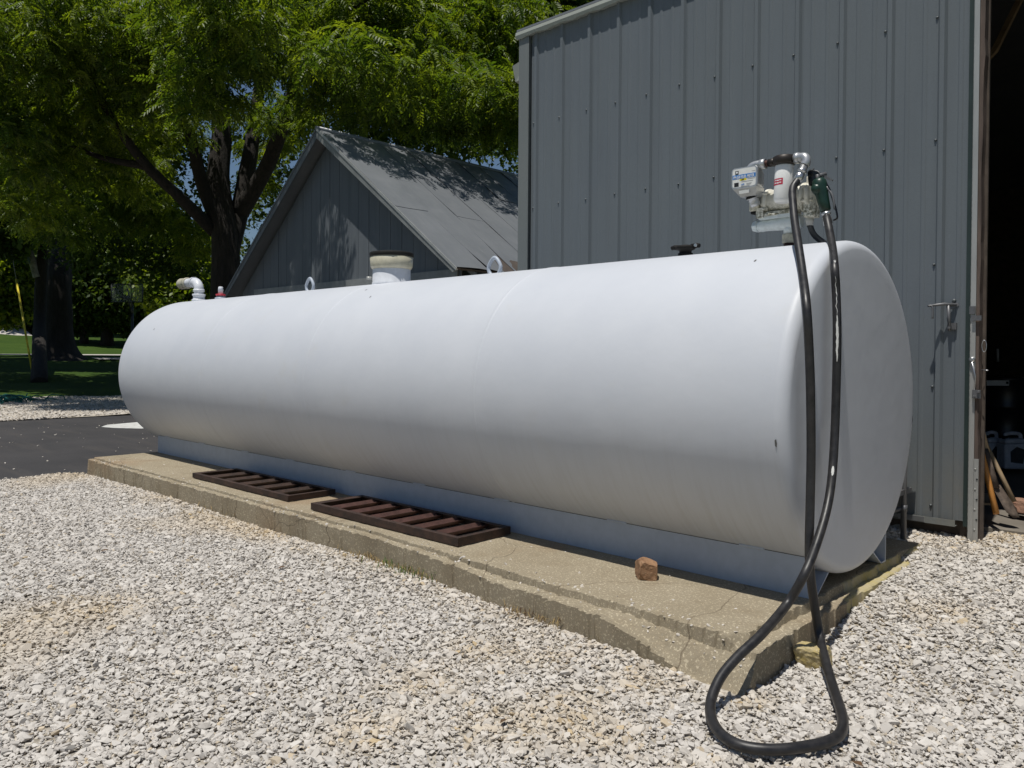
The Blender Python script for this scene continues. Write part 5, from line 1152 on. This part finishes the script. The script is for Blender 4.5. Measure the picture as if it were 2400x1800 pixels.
# ---------------------------------------------------------------- gravel stones (countless: one object of instances)
def stone_tree():
    ng = bpy.data.node_groups.new('stones', 'GeometryNodeTree')
    ng.interface.new_socket('Geometry', in_out='INPUT', socket_type='NodeSocketGeometry'); ng.interface.new_socket('Geometry', in_out='OUTPUT', socket_type='NodeSocketGeometry')
    N = ng.nodes.new; Lk = ng.links.new; gi = N('NodeGroupInput'); go = N('NodeGroupOutput')
    join = N('GeometryNodeJoinGeometry')
    for s in range(9):
        ico = N('GeometryNodeMeshIcoSphere'); ico.inputs['Radius'].default_value = 1.0; ico.inputs['Subdivisions'].default_value = 1 if s % 3 else 2
        rv = N('FunctionNodeRandomValue'); rv.data_type = 'FLOAT_VECTOR'; rv.inputs[0].default_value = (-.5, -.5, -.5); rv.inputs[1].default_value = (.5, .5, .5); rv.inputs['Seed'].default_value = s * 13 + 2
        sp = N('GeometryNodeSetPosition'); Lk(ico.outputs['Mesh'], sp.inputs['Geometry']); Lk(rv.outputs[0], sp.inputs['Offset'])
        ch = N('GeometryNodeConvexHull'); Lk(sp.outputs[0], ch.inputs[0]); g2i = N('GeometryNodeGeometryToInstance'); Lk(ch.outputs[0], g2i.inputs[0]); Lk(g2i.outputs[0], join.inputs[0])
    iop = N('GeometryNodeInstanceOnPoints'); Lk(gi.outputs[0], iop.inputs['Points']); Lk(join.outputs[0], iop.inputs['Instance']); iop.inputs['Pick Instance'].default_value = True
    def na(nm, typ):
        n = N('GeometryNodeInputNamedAttribute'); n.data_type = typ; n.inputs['Name'].default_value = nm; return n.outputs[0]
    Lk(na('idx', 'INT'), iop.inputs['Instance Index']); e2r = N('FunctionNodeEulerToRotation'); Lk(na('rot', 'FLOAT_VECTOR'), e2r.inputs[0]); Lk(e2r.outputs[0], iop.inputs['Rotation']); Lk(na('scl', 'FLOAT_VECTOR'), iop.inputs['Scale'])
    smt = N('GeometryNodeSetMaterial'); smt.inputs['Material'].default_value = M['stone']; Lk(iop.outputs[0], smt.inputs[0]); Lk(smt.outputs[0], go.inputs[0])
    return ng
STONES = stone_tree()
def stones(name, pos, size, tint, ochre):
    n = len(pos); me = bpy.data.meshes.new(name); me.vertices.add(n); me.vertices.foreach_set('co', pos.astype(np.float32).ravel())
    s = size[:, None] * np.stack([rng.uniform(.75, 1.35, n), rng.uniform(.6, 1.0, n), rng.uniform(.32, .62, n)], 1)
    rot = np.stack([rng.normal(0, .38, n), rng.normal(0, .38, n), rng.uniform(0, 6.283, n)], 1)
    for nm, ty, d in (('scl', 'FLOAT_VECTOR', s), ('rot', 'FLOAT_VECTOR', rot)):
        a = me.attributes.new(nm, ty, 'POINT'); a.data.foreach_set('vector', d.astype(np.float32).ravel())
    for nm, d in (('tint', tint), ('ochre', ochre)):
        a = me.attributes.new(nm, 'FLOAT', 'POINT'); a.data.foreach_set('value', d.astype(np.float32))
    a = me.attributes.new('idx', 'INT', 'POINT'); a.data.foreach_set('value', rng.integers(0, 9, n).astype(np.int32))
    me.materials.append(M['stone']); o = bpy.data.objects.new(name, me); COL.objects.link(o)
    md = o.modifiers.new('stones', 'NODES'); md.node_group = STONES; return stuff(o)
def vgz(x, y):
    def sst(a, b_, v): t = np.clip((v - a) / (b_ - a), 0, 1); return t * t * (3 - 2 * t)
    far = np.interp(-x, UX, UZ); near = .125 * sst(-.95, .5, y) + .05 * sst(.5, 1.5, y); return far + near * sst(-9, -7, x) * (1 - .6 * sst(4, 10, y)) + .03 * np.exp(-((y + 1.27) / .15) ** 2) * (1 - sst(-.5, 0, x)) * sst(-7.3, -6.6, x) * (.7 + .5 * np.sin(x * 2.1))
def vfbm(x, y, s):   # cheap smooth variation
    return (np.sin(x * 1.7 * s + 1.3 * np.sin(y * 1.1 * s)) + np.sin(y * 2.3 * s + 1.7 * np.sin(x * .9 * s + 2)) + np.sin((x + y) * 1.3 * s + 4)) / 3
n = 860000; x = rng.uniform(-7.6, 4.6, n); y = rng.uniform(-4.6, 5.0, n)
dx, dy = x - CAM.x, y - CAM.y; rr_ = np.hypot(dx, dy); fw = dx * FW.x + dy * FW.y; rt = dx * RT.x + dy * RT.y
ok = (rr_ > 1.7) & (np.abs(rt) < fw * .80 + .5) & (fw > 0)
edge_y = np.interp(x, [-7.4, -5, -2.5, -.9, -.4, .2], [-1.165, -1.14, -1.125, -1.205, -1.235, -1.30]); edge_x = np.interp(y, [-1.5, -1.3, -.9, 0, .7], [.07, .06, .04, .03, .02])
ok &= ~((y > edge_y - .005) & (x < edge_x + .005) & (y < .72))
ok &= ~((y > .72) & (x < -4.2)); ok &= ~((y > 1.42) & (x < .2)); ok &= ~((y > 1.75 + .15 * np.sin(x * 5)) & (x > .1))
ok &= (x > -7.42 + .18 * vfbm(y, y * 2, 3) + .1 * rng.random(n) - .1) | (rng.random(n) < .03)
x, y, rr_ = x[ok], y[ok], rr_[ok]; n = len(x)
size = np.clip(rng.lognormal(math.log(.0063), .47, n), .002, .021)
och = .55 * np.clip(vfbm(x, y, 1.3) - .35, 0, 1) + .35 * np.clip(1 - np.abs(y + 1.25) / .22, 0, 1) * (x < 0) * rng.random(n) + .75 * np.clip((y - .9) / .6, 0, 1) * (x > -.2) * rng.random(n)
for bx, by, br in [(*onplane(px, py, 2, 0)[:2], r) for px, py, r in ((1180, 1700, .22), (1400, 1725, .2), (1135, 1520, .24), (1330, 1650, .2), (980, 1600, .22), (870, 1710, .2), (1500, 1600, .16), (640, 1250, .3), (1290, 1545, .16), (420, 1170, .35), (250, 1420, .3), (1760, 1640, .12), (2200, 1480, .2))]:
    och += .62 * np.exp(-((x - bx) ** 2 + (y - by) ** 2) / (br * .75) ** 2) * rng.random(n)
och = np.clip(och + (rng.random(n) < .05) * rng.random(n) * .6, 0, .85)
z = vgz(x, y) - .004 + rng.uniform(-.004, .006, n)
tint = np.clip(rng.beta(2.6, 1.7, n) * 1.0 + .05 * vfbm(x, y, 4), 0, 1)
stones('gravel', np.stack([x, y, z], 1), size, tint, och)
n = 42000; x = rng.uniform(-22.2, -14.6, n); y = rng.uniform(-4, 9, n)
ok = (x > -21.7 + .5 * vfbm(y, y, 1) ) & (x < -14.9 + .3 * vfbm(y, x, 2)); x, y = x[ok], y[ok]; n = len(x)
stones('verge_gravel', np.stack([x, y, vgz(x, y) + .012 + .0 * x], 1), rng.uniform(.018, .04, n), rng.beta(2.2, 2, n), .25 * rng.random(n))
# loose chips strewn on the asphalt and the pad
n = 150; x = rng.uniform(-13.5, -7.4, n); y = rng.uniform(-3.2, 1.6, n); stones('scattered_chips', np.stack([x, y, np.full(n, -.006)], 1), rng.uniform(.005, .012, n), rng.beta(3, 1.5, n), .2 * rng.random(n))
n = 420; x = rng.uniform(-7.2, .02, n); y = -1.02 - .16 * rng.random(n) ** .7; y2 = rng.uniform(-1.1, -.5, 60); x = np.concatenate([x, rng.uniform(-7, -.1, 60)]); y = np.concatenate([y, y2])
z = np.array([slab_z(a, b_) for a, b_ in zip(x, y)]); ok = z > .05; x, y, z = x[ok], y[ok], z[ok]; n = len(x)
stones('pad_crumbs', np.stack([x, y, z], 1), rng.uniform(.0025, .009, n), rng.beta(3, 1.3, n), .3 * rng.random(n))

# ---------------------------------------------------------------- weeds and dead leaves along the pad
def tuft(loc, label, k, h, mats, seed, spread):
    r = random.Random(seed); mb = MB()
    for i in range(k):
        a = r.uniform(0, 6.28); b_ = Vector(loc) + Vector((r.gauss(0, spread), r.gauss(0, spread * .35), 0)); l = h * r.uniform(.5, 1.1); d = Vector((math.cos(a), math.sin(a), 0)) * l * r.uniform(.3, .9); s_ = Vector((-math.sin(a), math.cos(a), 0)) * .0022
        m_ = b_ + d * .5 + Vector((0, 0, l * .6)); e = b_ + d + Vector((0, 0, l * r.uniform(.3, .7)))
        mb.cur = 0 if r.random() < .6 else 1; mb.add([b_ - s_, b_ + s_, m_ + s_ * .7, m_ - s_ * .7, e], [(0, 1, 2, 3), (3, 2, 4)])
    return tag(mb.build('weed_tuft', mats), label, 'weeds')
tuft((-2.05, -1.19, .024), 'patchy green and straw weed tuft against the pad below the red barred frame', 150, .07, [M['weed'], M['dry']], 3, .14)
tuft((-2.45, -1.18, .024), 'dry straw tuft at the foot of the pad left of the green weeds', 90, .06, [M['dry'], M['dry']], 4, .12)
tuft((-1.05, -1.24, .024), 'dry brown grass at the foot of the pad below the brown rock', 110, .045, [M['dry'], M['deadleaf']], 5, .12)
tuft((-4.6, -1.2, .024), 'thin straw tuft at the pad foot below the dark far frame', 60, .055, [M['dry'], M['dry']], 6, .2)
for i, (px, py) in enumerate(((1180, 1690), (330, 1165), (2010, 1790), (660, 1330), (245, 1290))):
    c_ = onplane(px, py, 2, .014); mb = MB(); r = random.Random(i); a = r.uniform(0, 6); u_ = Vector((math.cos(a), math.sin(a), .15)) * .028; w_ = Vector((-math.sin(a), math.cos(a), .1)) * .011
    mb.add([c_ - u_, c_ + w_ + Vector((0, 0, .006)), c_ + u_, c_ - w_ + Vector((0, 0, .004))], [(0, 1, 2), (0, 2, 3)])
    lab = ['curled brown dead leaf on the gravel in front of the pad middle', 'brown dead leaf near the far front of the pad', 'brown leaf fragment on the gravel below the hose loop', 'brown dead leaf on the gravel between the two frames and the camera', 'brown dead leaf on the gravel near the driveway'][i]
    tag(mb.build('dead_leaf', M['deadleaf']), lab, 'leaf')
